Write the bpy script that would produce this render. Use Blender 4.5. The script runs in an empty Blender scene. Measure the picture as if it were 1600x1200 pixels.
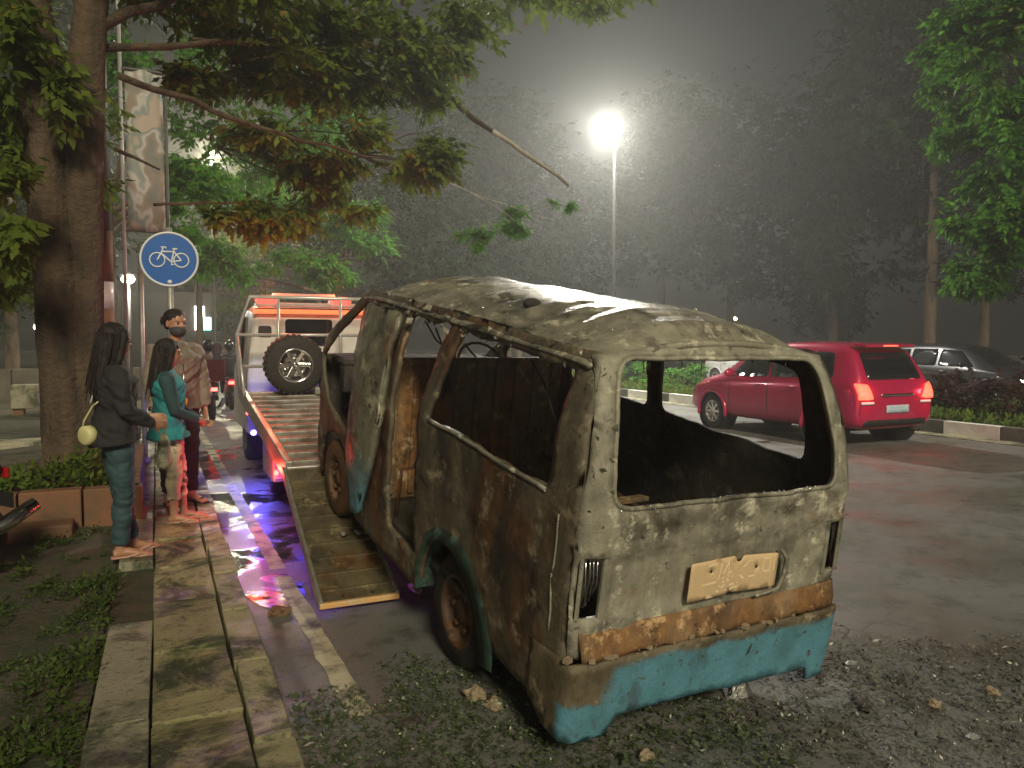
import bpy, bmesh, math, random
import numpy as np
from mathutils import Vector, Matrix, noise
from mathutils.geometry import delaunay_2d_cdt
from mathutils.bvhtree import BVHTree
R = math.radians
random.seed(7); rng = np.random.default_rng(7)
SC = bpy.context.scene
COL = SC.collection

# ------------------------------------------------------------------ camera, sky, sun, exposure
CAM_H, PITCH, YAW, FPX = 1.65, R(3.1), R(24.79), 1200.0
cam = bpy.data.cameras.new('camera'); camo = bpy.data.objects.new('camera', cam); COL.objects.link(camo)
cam.lens = FPX / 1600 * 36; cam.sensor_width = 36; cam.clip_start = 0.05; cam.clip_end = 900
camo.location = (0, 0, CAM_H); camo.rotation_euler = (R(90) - PITCH, 0, -YAW)
SC.camera = camo

SUN_EL, SUN_AZ = R(32), R(190)          # direction the light comes FROM (azimuth from +Y, clockwise)
world = bpy.data.worlds.new('World'); SC.world = world; world.use_nodes = True
wn = world.node_tree; wn.nodes.clear()
sky = wn.nodes.new('ShaderNodeTexSky'); sky.sky_type = 'NISHITA'; sky.sun_disc = False
sky.sun_elevation = SUN_EL; sky.sun_rotation = SUN_AZ; sky.dust_density = 4; sky.air_density = 0.6
bg = wn.nodes.new('ShaderNodeBackground'); bg.inputs[1].default_value = 0.0012
wo = wn.nodes.new('ShaderNodeOutputWorld')
wn.links.new(sky.outputs[0], bg.inputs[0]); wn.links.new(bg.outputs[0], wo.inputs[0])

sun = bpy.data.lights.new('sun', 'SUN'); suno = bpy.data.objects.new('sun', sun); COL.objects.link(suno)
sun.energy = 1.10; sun.angle = R(12); sun.color = (0.98, 0.89, 0.64)
sd = Vector((math.sin(SUN_AZ) * math.cos(SUN_EL), math.cos(SUN_AZ) * math.cos(SUN_EL), math.sin(SUN_EL)))
suno.rotation_euler = sd.to_track_quat('Z', 'Y').to_euler()

SC.view_settings.view_transform = 'Standard'; SC.view_settings.look = 'None'
SC.view_settings.exposure = 1.6; SC.view_settings.gamma = 1.0
SC.render.engine = 'CYCLES'
SC.cycles.use_denoising = True
SC.cycles.max_bounces = 6; SC.cycles.volume_bounces = 0; SC.cycles.transparent_max_bounces = 12
SC.cycles.sample_clamp_indirect = 4.0

# ------------------------------------------------------------------ helpers
_f = Vector((math.sin(YAW) * math.cos(PITCH), math.cos(YAW) * math.cos(PITCH), -math.sin(PITCH)))
_r = Vector((math.cos(YAW), -math.sin(YAW), 0)); _u = _r.cross(_f)
def at(px, py, Y=None, z=None):
    """where a sight line of the photograph meets the vertical plane Y or the level z (used to survey positions)"""
    d = _f + _r * ((px - 800) / FPX) - _u * ((py - 600) / FPX)
    t = Y / d.y if Y is not None else (z - CAM_H) / d.z
    return Vector((0, 0, CAM_H)) + d * t

def tag(o, label=None, cat=None, group=None, kind=None):
    if label: o['label'] = label
    if cat: o['category'] = cat
    if group: o['group'] = group
    if kind: o['kind'] = kind
    return o
def empty(name, loc=(0, 0, 0), rot=(0, 0, 0), label=None, cat=None, group=None):
    o = bpy.data.objects.new(name, None); COL.objects.link(o)
    o.location = loc; o.rotation_euler = rot; o.empty_display_size = .1
    return tag(o, label, cat, group)
def link(name, me, mat, parent=None, smooth=False):
    o = bpy.data.objects.new(name, me); COL.objects.link(o)
    if mat is not None: me.materials.append(mat)
    if parent is not None: o.parent = parent
    if smooth: me.polygons.foreach_set('use_smooth', [True] * len(me.polygons))
    return o
def copy_tree(o, parent=None):
    c = o.copy(); COL.objects.link(c); c.parent = parent
    if parent is not None: c.matrix_parent_inverse = o.matrix_parent_inverse
    for ch in list(o.children): copy_tree(ch, c)
    return c
def mod_bevel(o, w, seg=2):
    m = o.modifiers.new('bevel', 'BEVEL'); m.width = w; m.segments = seg; m.limit_method = 'ANGLE'; m.angle_limit = R(40)
    return o

class MB:
    def __init__(s): s.v = []; s.f = []; s.sm = []
    def add(s, vs, fs, smooth=False):
        k = len(s.v); s.v += [tuple(p) for p in vs]; s.f += [tuple(k + i for i in f) for f in fs]; s.sm += [smooth] * len(fs)
        return s
    def box(s, c, d, rot=None):
        c = Vector(c); h = Vector(d) / 2
        vs = [Vector((x * h.x, y * h.y, z * h.z)) for x in (-1, 1) for y in (-1, 1) for z in (-1, 1)]
        if rot is not None: vs = [rot @ p for p in vs]
        return s.add([c + p for p in vs], [(0, 1, 3, 2), (4, 6, 7, 5), (0, 4, 5, 1), (2, 3, 7, 6), (0, 2, 6, 4), (1, 5, 7, 3)])
    def bar(s, a, b, w, h=None, up=(0, 0, 1)):
        a, b = Vector(a), Vector(b); d = (b - a); L = d.length; d.normalize(); h = h or w
        x = d.cross(Vector(up)); 
        if x.length < 1e-4: x = d.cross(Vector((0, 1, 0)))
        x.normalize(); z = x.cross(d)
        rot = Matrix((x, d, z)).transposed()
        return s.box((a + b) / 2, (w, L, h), rot)
    def tube(s, pts, rad, n=8, cap=True, ref=None):
        """loft of elliptical sections: rad items are r or (rx, ry)"""
        pts = [Vector(p) for p in pts]; N = len(pts)
        if not isinstance(rad, (list, tuple)): rad = [rad] * N
        ref = Vector(ref) if ref is not None else None
        k = len(s.v); prev = None
        for i, p in enumerate(pts):
            t = (pts[min(i + 1, N - 1)] - pts[max(i - 1, 0)]).normalized()
            if ref is not None: x = ref - t * ref.dot(t)
            elif prev is None:
                x = t.orthogonal()
            else: x = prev - t * prev.dot(t)
            if x.length < 1e-5: x = t.orthogonal()
            x.normalize(); prev = x; y = t.cross(x)
            rx, ry = rad[i] if isinstance(rad[i], (list, tuple)) else (rad[i], rad[i])
            for j in range(n):
                a = 2 * math.pi * j / n
                s.v.append(tuple(p + x * (rx * math.cos(a)) + y * (ry * math.sin(a))))
        for i in range(N - 1):
            for j in range(n):
                s.f.append((k + i * n + j, k + i * n + (j + 1) % n, k + (i + 1) * n + (j + 1) % n, k + (i + 1) * n + j)); s.sm.append(True)
        if cap:
            s.f.append(tuple(k + j for j in range(n))[::-1]); s.sm.append(False)
            s.f.append(tuple(k + (N - 1) * n + j for j in range(n))); s.sm.append(False)
        return s
    def lathe(s, c, axis, prof, n=24):
        """prof: (offset along axis, radius)"""
        c = Vector(c); ax = Vector(axis).normalized(); x = ax.orthogonal().normalized(); y = ax.cross(x); k = len(s.v); N = len(prof)
        for h, r in prof:
            for j in range(n):
                a = 2 * math.pi * j / n; s.v.append(tuple(c + ax * h + x * (r * math.cos(a)) + y * (r * math.sin(a))))
        for i in range(N - 1):
            for j in range(n):
                s.f.append((k + i * n + j, k + i * n + (j + 1) % n, k + (i + 1) * n + (j + 1) % n, k + (i + 1) * n + j)); s.sm.append(True)
        return s
    def ball(s, c, r, nu=10, nv=7):
        c = Vector(c); rx, ry, rz = r if isinstance(r, (tuple, list)) else (r, r, r); k = len(s.v)
        for i in range(nv + 1):
            th = math.pi * i / nv
            for j in range(nu):
                a = 2 * math.pi * j / nu
                s.v.append((c.x + rx * math.sin(th) * math.cos(a), c.y + ry * math.sin(th) * math.sin(a), c.z + rz * math.cos(th)))
        for i in range(nv):
            for j in range(nu):
                s.f.append((k + i * nu + j, k + (i + 1) * nu + j, k + (i + 1) * nu + (j + 1) % nu, k + i * nu + (j + 1) % nu)); s.sm.append(True)
        return s
    def prism(s, poly, z0, z1, rot=None, loc=(0, 0, 0)):
        n = len(poly); vs = [Vector((x, y, z0)) for x, y in poly] + [Vector((x, y, z1)) for x, y in poly]
        if rot is not None: vs = [rot @ p for p in vs]
        vs = [p + Vector(loc) for p in vs]
        return s.add(vs, [tuple(range(n))[::-1], tuple(range(n, 2 * n))] + [(i, (i + 1) % n, n + (i + 1) % n, n + i) for i in range(n)])
    def mesh(s, name):
        me = bpy.data.meshes.new(name); me.from_pydata(s.v, [], s.f)
        me.polygons.foreach_set('use_smooth', s.sm); me.update(); return me
    def build(s, name, mat, parent=None, bevel=0, recalc=True):
        me = s.mesh(name)
        if recalc:
            bm = bmesh.new(); bm.from_mesh(me); bmesh.ops.remove_doubles(bm, verts=bm.verts, dist=1e-5)
            bmesh.ops.recalc_face_normals(bm, faces=bm.faces); bm.to_mesh(me); bm.free()
        o = link(name, me, mat, parent)
        if bevel: mod_bevel(o, bevel)
        return o

def fbm(p, sc=1.0, oct=4): return noise.fractal(Vector(p) * sc, 1.0, 2.0, oct)

def in_poly(p, poly):
    x, y = p; c = False; n = len(poly)
    for i in range(n):
        x1, y1 = poly[i]; x2, y2 = poly[i - 1]
        if (y1 > y) != (y2 > y) and x < (x2 - x1) * (y - y1) / (y2 - y1) + x1: c = not c
    return c
def resample(poly, step):
    out = []; n = len(poly)
    for i in range(n):
        a = Vector(poly[i]); b = Vector(poly[(i + 1) % n]); k = max(1, int((b - a).length / step))
        for j in range(k): out.append(tuple(a + (b - a) * (j / k)))
    return out
def in_poly_np(P, poly):
    x, y = P[:, 0], P[:, 1]; c = np.zeros(len(P), bool); q = np.array(poly); q2 = np.roll(q, 1, 0)
    for (x1, y1), (x2, y2) in zip(q, q2):
        if y1 == y2: continue
        c ^= ((y1 > y) != (y2 > y)) & (x < (x2 - x1) * (y - y1) / (y2 - y1) + x1)
    return c
def tri2d(outer, holes=(), step=.06, jit=.25):
    loops = [resample(outer, step)] + [resample(h, step) for h in holes]
    vs = []; es = []
    for lp in loops:
        k = len(vs); vs += [Vector(p) for p in lp]; es += [(k + i, k + (i + 1) % len(lp)) for i in range(len(lp))]
    bnd = np.array([tuple(v) for v in vs]); lo = bnd.min(0); hi = bnd.max(0); g = np.random.default_rng(3)
    X, Y = np.meshgrid(np.arange(lo[0], hi[0], step), np.arange(lo[1], hi[1], step)); P = np.stack([X.ravel(), Y.ravel()], 1)
    P = P + g.uniform(-jit, jit, P.shape) * step
    ok = in_poly_np(P, loops[0])
    for h in loops[1:]: ok &= ~in_poly_np(P, h)
    P = P[ok]
    if len(P): P = P[np.array([np.min(np.hypot(bnd[:, 0] - a, bnd[:, 1] - b)) for a, b in P]) > step * .5]
    vs += [Vector((float(a), float(b))) for a, b in P]
    v2, e2, f2 = delaunay_2d_cdt(vs, es, [], 0, 1e-6)[:3]
    cen = np.array([tuple(sum((v2[i] for i in f), Vector((0, 0))) / len(f)) for f in f2]); ok = in_poly_np(cen, loops[0])
    for h in loops[1:]: ok &= ~in_poly_np(cen, h)
    return [tuple(v) for v in v2], [tuple(f) for f, k in zip(f2, ok) if k]
def panel(name, outer, holes, mapf, mat, parent, step=.06, thick=.02, offset=1.0, smooth=True):
    v2, fs = tri2d(outer, holes, step)
    used = sorted({i for f in fs for i in f}); ix = {i: k for k, i in enumerate(used)}
    me = bpy.data.meshes.new(name); me.from_pydata([tuple(mapf(*v2[i])) for i in used], [], [tuple(ix[i] for i in f) for f in fs])
    bm = bmesh.new(); bm.from_mesh(me); bmesh.ops.recalc_face_normals(bm, faces=bm.faces); bm.to_mesh(me); bm.free()
    o = link(name, me, mat, parent, smooth)
    m = o.modifiers.new('solid', 'SOLIDIFY'); m.thickness = thick; m.offset = 0
    return o
def round_poly(poly, r, seg=4):
    out = []; n = len(poly)
    for i in range(n):
        p = Vector(poly[i]); a = Vector(poly[i - 1]) - p; b = Vector(poly[(i + 1) % n]) - p
        rr = min(r, a.length * .45, b.length * .45); a = p + a.normalized() * rr; b = p + b.normalized() * rr
        for k in range(seg + 1):
            t = k / seg; out.append(tuple(a * (1 - t) ** 2 + p * 2 * t * (1 - t) + b * t * t))
    return out
def remesh(mb, name, mat, parent, voxel=.009, smooth=6, subdiv=False):
    me = mb.mesh('tmp'); o = link('tmp', me, None)
    m = o.modifiers.new('r', 'REMESH'); m.mode = 'VOXEL'; m.voxel_size = voxel; m.use_smooth_shade = True
    m = o.modifiers.new('s', 'SMOOTH'); m.iterations = smooth; m.factor = .5
    dg = bpy.context.evaluated_depsgraph_get(); new = bpy.data.meshes.new_from_object(o.evaluated_get(dg))
    bpy.data.objects.remove(o); new.name = name
    return link(name, new, mat, parent, True)

# ------------------------------------------------------------------ materials
def nodes(name):
    m = bpy.data.materials.new(name); m.use_nodes = True; nt = m.node_tree; b = nt.nodes['Principled BSDF']
    return m, nt, b
def N(nt, t, **kw):
    n = nt.nodes.new(t)
    for k, v in kw.items():
        if k in n.inputs: n.inputs[k].default_value = v
        else: setattr(n, k, v)
    return n
def noise_fac(nt, scale, lo, hi, detail=6, rough=.6, coord='Object', stretch=None, dist=0.0):
    if coord == 'World': tc = N(nt, 'ShaderNodeNewGeometry'); coord = 'Position'
    else: tc = N(nt, 'ShaderNodeTexCoord')
    n = N(nt, 'ShaderNodeTexNoise', Scale=scale, Detail=detail, Roughness=rough, Distortion=dist)
    if stretch:
        mp = N(nt, 'ShaderNodeMapping'); mp.inputs['Scale'].default_value = stretch
        nt.links.new(tc.outputs[coord], mp.inputs[0]); nt.links.new(mp.outputs[0], n.inputs[0])
    else: nt.links.new(tc.outputs[coord], n.inputs[0])
    r = N(nt, 'ShaderNodeMapRange'); r.inputs[1].default_value = lo; r.inputs[2].default_value = hi
    nt.links.new(n.outputs[0], r.inputs[0]); return r.outputs[0]
def mixc(nt, fac, a, b):
    m = N(nt, 'ShaderNodeMix', data_type='RGBA')
    if isinstance(fac, (int, float)): m.inputs[0].default_value = fac
    else: nt.links.new(fac, m.inputs[0])
    for i, c in ((6, a), (7, b)):
        if isinstance(c, (tuple, list)): m.inputs[i].default_value = (*c[:3], 1)
        else: nt.links.new(c, m.inputs[i])
    return m.outputs[2]
def mathn(nt, op, a, b=None):
    m = N(nt, 'ShaderNodeMath', operation=op)
    for i, c in ((0, a), (1, b)):
        if c is None: continue
        if isinstance(c, (int, float)): m.inputs[i].default_value = c
        else: nt.links.new(c, m.inputs[i])
    return m.outputs[0]
def bump(nt, b, h, strength=.3, dist=.01):
    n = N(nt, 'ShaderNodeBump'); n.inputs['Strength'].default_value = strength; n.inputs['Distance'].default_value = dist
    nt.links.new(h, n.inputs['Height']); nt.links.new(n.outputs[0], b.inputs['Normal'])
def ramp_z(nt, axis, lo, hi, namp=.15, nscale=4):
    """0..1 along an object axis with a noisy border"""
    tc = N(nt, 'ShaderNodeTexCoord'); s = N(nt, 'ShaderNodeSeparateXYZ'); nt.links.new(tc.outputs['Object'], s.inputs[0])
    nf = noise_fac(nt, nscale, 0, 1); o = mathn(nt, 'ADD', s.outputs[axis], mathn(nt, 'MULTIPLY', mathn(nt, 'SUBTRACT', nf, .5), namp * 2))
    r = N(nt, 'ShaderNodeMapRange'); r.inputs[1].default_value = lo; r.inputs[2].default_value = hi; nt.links.new(o, r.inputs[0]); return r.outputs[0]
def simple(name, c1, c2=None, scale=8, rough=.6, metal=0, bmp=0, bscale=None, rough2=None, lo=.35, hi=.65, coord='Object', bd=.01, stretch=None, spec=None, coat=0):
    m, nt, b = nodes(name)
    b.inputs['Roughness'].default_value = rough; b.inputs['Metallic'].default_value = metal
    if spec is not None: b.inputs['Specular IOR Level'].default_value = spec
    if coat: b.inputs['Coat Weight'].default_value = coat; b.inputs['Coat Roughness'].default_value = .08
    if c2 is None: c2 = tuple(min(1, x * .7) for x in c1)
    f = noise_fac(nt, scale, lo, hi, coord=coord, stretch=stretch)
    nt.links.new(mixc(nt, f, c1, c2), b.inputs['Base Color'])
    if rough2 is not None:
        r = N(nt, 'ShaderNodeMapRange'); r.inputs[3].default_value = rough; r.inputs[4].default_value = rough2
        nt.links.new(noise_fac(nt, scale * 1.7, .3, .7, coord=coord), r.inputs[0]); nt.links.new(r.outputs[0], b.inputs['Roughness'])
    if bmp: bump(nt, b, noise_fac(nt, bscale or scale * 3, 0, 1, coord=coord), bmp, bd)
    return m
def emit(name, c, s):
    m, nt, b = nodes(name); b.inputs['Base Color'].default_value = (*[min(1, x * .8 + .02) for x in c], 1)
    b.inputs['Emission Color'].default_value = (*c, 1); b.inputs['Emission Strength'].default_value = s; return m
def glass(name, c=(.01, .012, .014), rough=.05):
    m, nt, b = nodes(name); b.inputs['Base Color'].default_value = (*c, 1); b.inputs['Roughness'].default_value = rough
    b.inputs['Specular IOR Level'].default_value = .6; return m
def leaf_mat(name, c1, c2, c3, trans=.35):
    m, nt, b = nodes(name); a = N(nt, 'ShaderNodeAttribute'); a.attribute_name = 'tone'
    col = mixc(nt, a.outputs['Fac'], c1, c2); col = mixc(nt, mathn(nt, 'GREATER_THAN', a.outputs['Fac'], .9), col, c3)
    nt.links.new(col, b.inputs['Base Color']); b.inputs['Roughness'].default_value = .6; b.inputs['Specular IOR Level'].default_value = .5 if trans == 0 else .15
    t = N(nt, 'ShaderNodeBsdfTranslucent'); nt.links.new(col, t.inputs[0])
    mx = N(nt, 'ShaderNodeMixShader'); mx.inputs[0].default_value = trans
    nt.links.new(b.outputs[0], mx.inputs[1]); nt.links.new(t.outputs[0], mx.inputs[2])
    nt.links.new(mx.outputs[0], nt.nodes['Material Output'].inputs[0]); return m

def burnt(name, ash=(.36, .31, .22), soot=(.035, .03, .025), rust=(.27, .11, .035), sootlo=.52, sooth=.68, rustlo=.55, rusthi=.7, cyan=None, green=None, rough=.55, stretch=None, rscale=2.3, specks=False, brown_left=False):
    """burnt-out sheet metal: pale ash, soot, rust; cyan = (axis, lo, hi) keeps old paint below lo"""
    m, nt, b = nodes(name)
    rm_, sm_ = (rustlo + rusthi) / 2, (sootlo + sooth) / 2; rustlo, rusthi = rm_ - .35 * (rusthi - rustlo) , rm_ + .35 * (rusthi - rustlo); sootlo, sooth = sm_ - .38 * (sooth - sootlo), sm_ + .38 * (sooth - sootlo)
    c = mixc(nt, noise_fac(nt, 9, .35, .7, 8), ash, tuple(x * .55 for x in ash))
    c = mixc(nt, noise_fac(nt, rscale, rustlo, rusthi, 8, stretch=stretch), c, mixc(nt, noise_fac(nt, 14, .35, .65), rust, tuple(x * .45 for x in rust)))
    c = mixc(nt, noise_fac(nt, 3.1, sootlo, sooth, 9, .65, stretch=stretch, dist=.4), c, soot)
    if specks: c = mixc(nt, noise_fac(nt, 38, .66, .74, 3), c, (.50, .47, .38))
    c = mixc(nt, noise_fac(nt, 1.7, .42, .66, 9, .7, stretch=(1.2, 1, .5), dist=1.2), c, mixc(nt, .62, c, soot))
    c = mixc(nt, noise_fac(nt, 6.5, .55, .64, 10, .75), c, tuple(min(1, x * 1.7) for x in ash))
    c = mixc(nt, noise_fac(nt, 19, .60, .66, 8, .75), c, tuple(x * .6 for x in soot))
    c = mixc(nt, noise_fac(nt, 8, .60, .70, 6, .7, stretch=(2.5, 2.5, .18)), c, mixc(nt, .5, c, soot))
    if cyan:
        pc = mixc(nt, noise_fac(nt, 7, .45, .75, 8), (.12, .31, .41), (.085, .21, .26))
        pc = mixc(nt, noise_fac(nt, 25, .60, .68, 8), pc, (.10, .09, .06)); pc = mixc(nt, noise_fac(nt, 5, .56, .66, 8, .7, stretch=(1, 1, .4)), pc, mixc(nt, .55, pc, (.07, .065, .05)))
        k = ramp_z(nt, cyan[0], cyan[1], cyan[2], cyan[3] if len(cyan) > 3 else .1, 5)
        if brown_left:
            kl = ramp_z(nt, 0, .20, .15, .10, 6); kz = ramp_z(nt, 2, .125, .15, .05, 6); k = mathn(nt, 'MAXIMUM', k, mathn(nt, 'MULTIPLY', kl, kz)); k = mathn(nt, 'MAXIMUM', k, ramp_z(nt, 1, .0, .03, .01, 6))
        c = mixc(nt, k, pc, c)
    nt.links.new(c, b.inputs['Base Color'])
    r = N(nt, 'ShaderNodeMapRange'); r.inputs[3].default_value = rough * .55; r.inputs[4].default_value = min(1, rough * 1.4)
    nt.links.new(noise_fac(nt, 11, .3, .7), r.inputs[0]); nt.links.new(r.outputs[0], b.inputs['Roughness'])
    b.inputs['Metallic'].default_value = .15
    bump(nt, b, noise_fac(nt, 22, 0, 1, 10, .75), .8, .010)
    return m

M = {}
M['road'] = None
def road_mat():
    m, nt, b = nodes('wet asphalt')
    c = mixc(nt, noise_fac(nt, 90, .3, .7, 4), (.10, .099, .098), (.21, .205, .195))
    c = mixc(nt, noise_fac(nt, .55, .45, .68, 6), c, (.108, .10, .078))
    c = mixc(nt, noise_fac(nt, 2.2, .6, .75, 8), c, (.075, .075, .05))
    c = mixc(nt, noise_fac(nt, 4.5, .52, .60, 9, .75), c, mixc(nt, .45, c, (.03, .028, .025)))
    c = mixc(nt, noise_fac(nt, 1.1, .55, .60, 9, .7, dist=.8), c, mixc(nt, .4, c, (.2, .19, .17)))
    vo = N(nt, 'ShaderNodeTexVoronoi', feature='DISTANCE_TO_EDGE', Scale=.8); tc_ = N(nt, 'ShaderNodeTexCoord'); nz_ = N(nt, 'ShaderNodeTexNoise', Scale=3.0, Detail=6.0)
    nt.links.new(tc_.outputs['Object'], nz_.inputs[0]); va = N(nt, 'ShaderNodeVectorMath', operation='MULTIPLY_ADD'); va.inputs[1].default_value = (.35, .35, .35); nt.links.new(nz_.outputs['Color'], va.inputs[0]); nt.links.new(tc_.outputs['Object'], va.inputs[2]); nt.links.new(va.outputs[0], vo.inputs['Vector'])
    ck = mathn(nt, 'MULTIPLY', mathn(nt, 'LESS_THAN', vo.outputs['Distance'], .005), noise_fac(nt, .5, .58, .66)); c = mixc(nt, ck, c, (.02, .018, .016))
    nt.links.new(c, b.inputs['Base Color'])
    r = N(nt, 'ShaderNodeMapRange'); r.inputs[3].default_value = .22; r.inputs[4].default_value = .8
    nt.links.new(noise_fac(nt, .7, .35, .62, 7), r.inputs[0]); nt.links.new(r.outputs[0], b.inputs['Roughness'])
    bump(nt, b, noise_fac(nt, 130, 0, 1, 4), .6, .008); return m
M['road'] = road_mat()
M['soil'] = simple('dark soil', (.085, .062, .038), (.03, .042, .016), 4, .9, bmp=1, bscale=25, bd=.04)
M['ground'] = simple('far ground', (.03, .03, .02), (.02, .025, .015), .5, .95)
M['verge'] = simple('median earth', (.06, .08, .025), (.05, .04, .02), 2, .95, bmp=.8, bscale=20, bd=.03)
def slab_mat(name, a, bcol, moss, mlo=.47, mhi=.58):
    m, nt, b = nodes(name); oi = N(nt, 'ShaderNodeObjectInfo'); W = 'World'
    c = mixc(nt, noise_fac(nt, 5, .3, .7, 9, .7, W), a, bcol)
    c = mixc(nt, mathn(nt, 'MULTIPLY', oi.outputs['Random'], .5), c, tuple(x * .45 for x in a))
    c = mixc(nt, noise_fac(nt, 14, .56, .66, 8, .75, W), c, tuple(x * .35 for x in bcol))
    c = mixc(nt, noise_fac(nt, 2.1, mlo, mhi, 9, .72, W, dist=.6), c, mixc(nt, noise_fac(nt, 40, .4, .6, 4, .6, W), moss, tuple(x * .45 for x in moss)))
    c = mixc(nt, noise_fac(nt, 55, .60, .70, 5, .6, W), c, (.05, .045, .03))
    nt.links.new(c, b.inputs['Base Color'])
    r = N(nt, 'ShaderNodeMapRange'); r.inputs[3].default_value = .35; r.inputs[4].default_value = .9
    nt.links.new(noise_fac(nt, 3, .35, .6, coord=W), r.inputs[0]); nt.links.new(r.outputs[0], b.inputs['Roughness'])
    bump(nt, b, noise_fac(nt, 45, 0, 1, 8, .75, W), .8, .012); return m
M['slab'] = slab_mat('mossy paving', (.42, .37, .19), (.27, .24, .12), (.05, .068, .018))
M['kerb'] = slab_mat('mossy kerb', (.45, .40, .23), (.30, .27, .15), (.06, .075, .022))
M['concrete'] = slab_mat('stained concrete', (.42, .39, .27), (.28, .26, .17), (.10, .11, .06))
M['kwhite'] = simple('white kerb paint', (.78, .77, .74), (.60, .59, .55), 6, .7, bmp=.2)
M['kblack'] = simple('black kerb paint', (.07, .07, .07), (.12, .115, .105), 6, .7, bmp=.2)
M['line'] = simple('worn road paint', (.46, .42, .29), (.09, .085, .065), 5, .6, lo=.46, hi=.62, bmp=.3)
M['brick'] = simple('terracotta planter', (.19, .085, .04), (.12, .07, .035), 5, .75, bmp=.5, bscale=30)
def wet_mat():
    m, nt, b = nodes('wet asphalt with puddles')
    k = noise_fac(nt, 1.35, .44, .56, 5, .6, dist=.5)
    dry = mixc(nt, noise_fac(nt, 90, .3, .7, 4), (.08, .078, .076), (.18, .172, .16))
    nt.links.new(mixc(nt, k, dry, (.03, .03, .032)), b.inputs['Base Color'])
    r = N(nt, 'ShaderNodeMapRange'); r.inputs[3].default_value = .42; r.inputs[4].default_value = .06
    nt.links.new(k, r.inputs[0]); nt.links.new(r.outputs[0], b.inputs['Roughness'])
    h = mathn(nt, 'MULTIPLY', noise_fac(nt, 130, 0, 1, 4), mathn(nt, 'SUBTRACT', 1.04, k)); h = mathn(nt, 'ADD', h, mathn(nt, 'MULTIPLY', noise_fac(nt, 16, 0, 1, 3), .35))
    bump(nt, b, h, .55, .008); return m
M['water'] = wet_mat()

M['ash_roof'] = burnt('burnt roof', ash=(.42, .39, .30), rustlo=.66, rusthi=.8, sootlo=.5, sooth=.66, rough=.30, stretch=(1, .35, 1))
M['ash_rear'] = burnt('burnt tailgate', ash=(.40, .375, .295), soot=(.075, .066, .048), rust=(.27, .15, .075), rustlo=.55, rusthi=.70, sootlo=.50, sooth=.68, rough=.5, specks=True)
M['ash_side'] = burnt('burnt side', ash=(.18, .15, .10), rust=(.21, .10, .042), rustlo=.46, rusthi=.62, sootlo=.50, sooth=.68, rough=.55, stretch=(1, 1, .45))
M['ash_door'] = burnt('burnt door', ash=(.24, .23, .16), rustlo=.55, rusthi=.72, cyan=(2, .22, .55, .2), specks=True)
M['rust'] = burnt('rusted valance', ash=(.36, .23, .12), rust=(.34, .16, .055), rustlo=.35, rusthi=.6, sootlo=.6, sooth=.75, rough=.7)
M['soot'] = burnt('soot', ash=(.075, .065, .05), rust=(.10, .05, .022), sootlo=.4, sooth=.6, rough=.7)
M['bumper'] = burnt('old cyan paint', ash=(.20, .16, .10), rust=(.16, .09, .045), sootlo=.6, sooth=.75, cyan=(2, .252, .285, .055), rough=.4, brown_left=True)
M['lip'] = burnt('green blue lip', ash=(.06, .13, .10), soot=(.03, .035, .03), rust=(.09, .07, .04), sootlo=.48, sooth=.62, rough=.5)
M['brownint'] = burnt('burnt lining', ash=(.34, .24, .14), rust=(.42, .20, .07), rustlo=.4, rusthi=.6, sootlo=.55, sooth=.7, stretch=(1, 1, .3))
M['plate'] = simple('scorched plate', (.66, .47, .27), (.58, .42, .25), 7, .5, bmp=.2)
M['platemark'] = simple('plate emboss', (.85, .68, .45), (.8, .62, .4), 9, .4)
M['tyre'] = simple('tyre rubber', (.022, .02, .018), (.035, .03, .026), 20, .8, bmp=.4, bscale=60)
M['burntrim'] = burnt('rusted rim', ash=(.12, .07, .04), rust=(.22, .09, .03), rustlo=.4, rusthi=.6, sootlo=.55, sooth=.7)
M['steel'] = simple('worn steel', (.42, .40, .36), (.30, .27, .23), 12, .35, .6, bmp=.15)
M['silver'] = simple('silver paint', (.5, .5, .48), (.4, .38, .35), 6, .3, .3)
M['white'] = simple('white paint', (.68, .66, .62), (.52, .49, .44), 3, .35)
M['deck'] = simple('wet checker steel', (.36, .34, .31), (.16, .12, .09), 6, .25, .45, rough2=.55, bmp=.5, bscale=14, bd=.01)
M['ramp'] = burnt('ramp steel', ash=(.16, .13, .07), rust=(.18, .085, .03), sootlo=.55, sooth=.75, rough=.35)
M['rampedge'] = simple('orange edge', (.62, .32, .10), (.5, .38, .22), 9, .5)
M['dark'] = simple('dark metal', (.02, .02, .02), (.035, .03, .028), 8, .55, .3)
M['black'] = simple('black plastic', (.015, .015, .016), (.025, .025, .025), 10, .45)
M['glass'] = glass('dark glass')
M['chrome'] = simple('chrome', (.75, .74, .72), (.55, .54, .52), 10, .18, 1)
M['red_l'] = emit('red beacon', (1, .03, .02), 2.2)
M['red_t'] = emit('tail light', (1, .05, .025), 2.0)
M['red_s'] = emit('marker light', (1, .04, .03), 6)
M['orange_l'] = emit('amber strip', (1, .16, .05), .45)
M['blue_l'] = emit('blue lamp', (.12, .10, 1), 5)
M['lamp_l'] = emit('street lamp lens', (1, .90, .70), 30)
M['white_l'] = emit('white lamp', (1, .9, .72), 9)
M['warm_l'] = emit('warm lamp', (1, .72, .38), 7)
M['teal_l'] = emit('teal sign light', (.25, .9, .85), 3)
M['carred'] = simple('crimson car paint', (.50, .012, .085), (.45, .010, .07), 2, .25, .25, coat=.7)
M['cardark'] = simple('dark car paint', (.03, .03, .035), (.025, .025, .03), 2, .3, .2, coat=.6)
M['carwhite'] = simple('white car paint', (.55, .55, .54), (.5, .5, .5), 2, .3, coat=.6)
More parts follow.
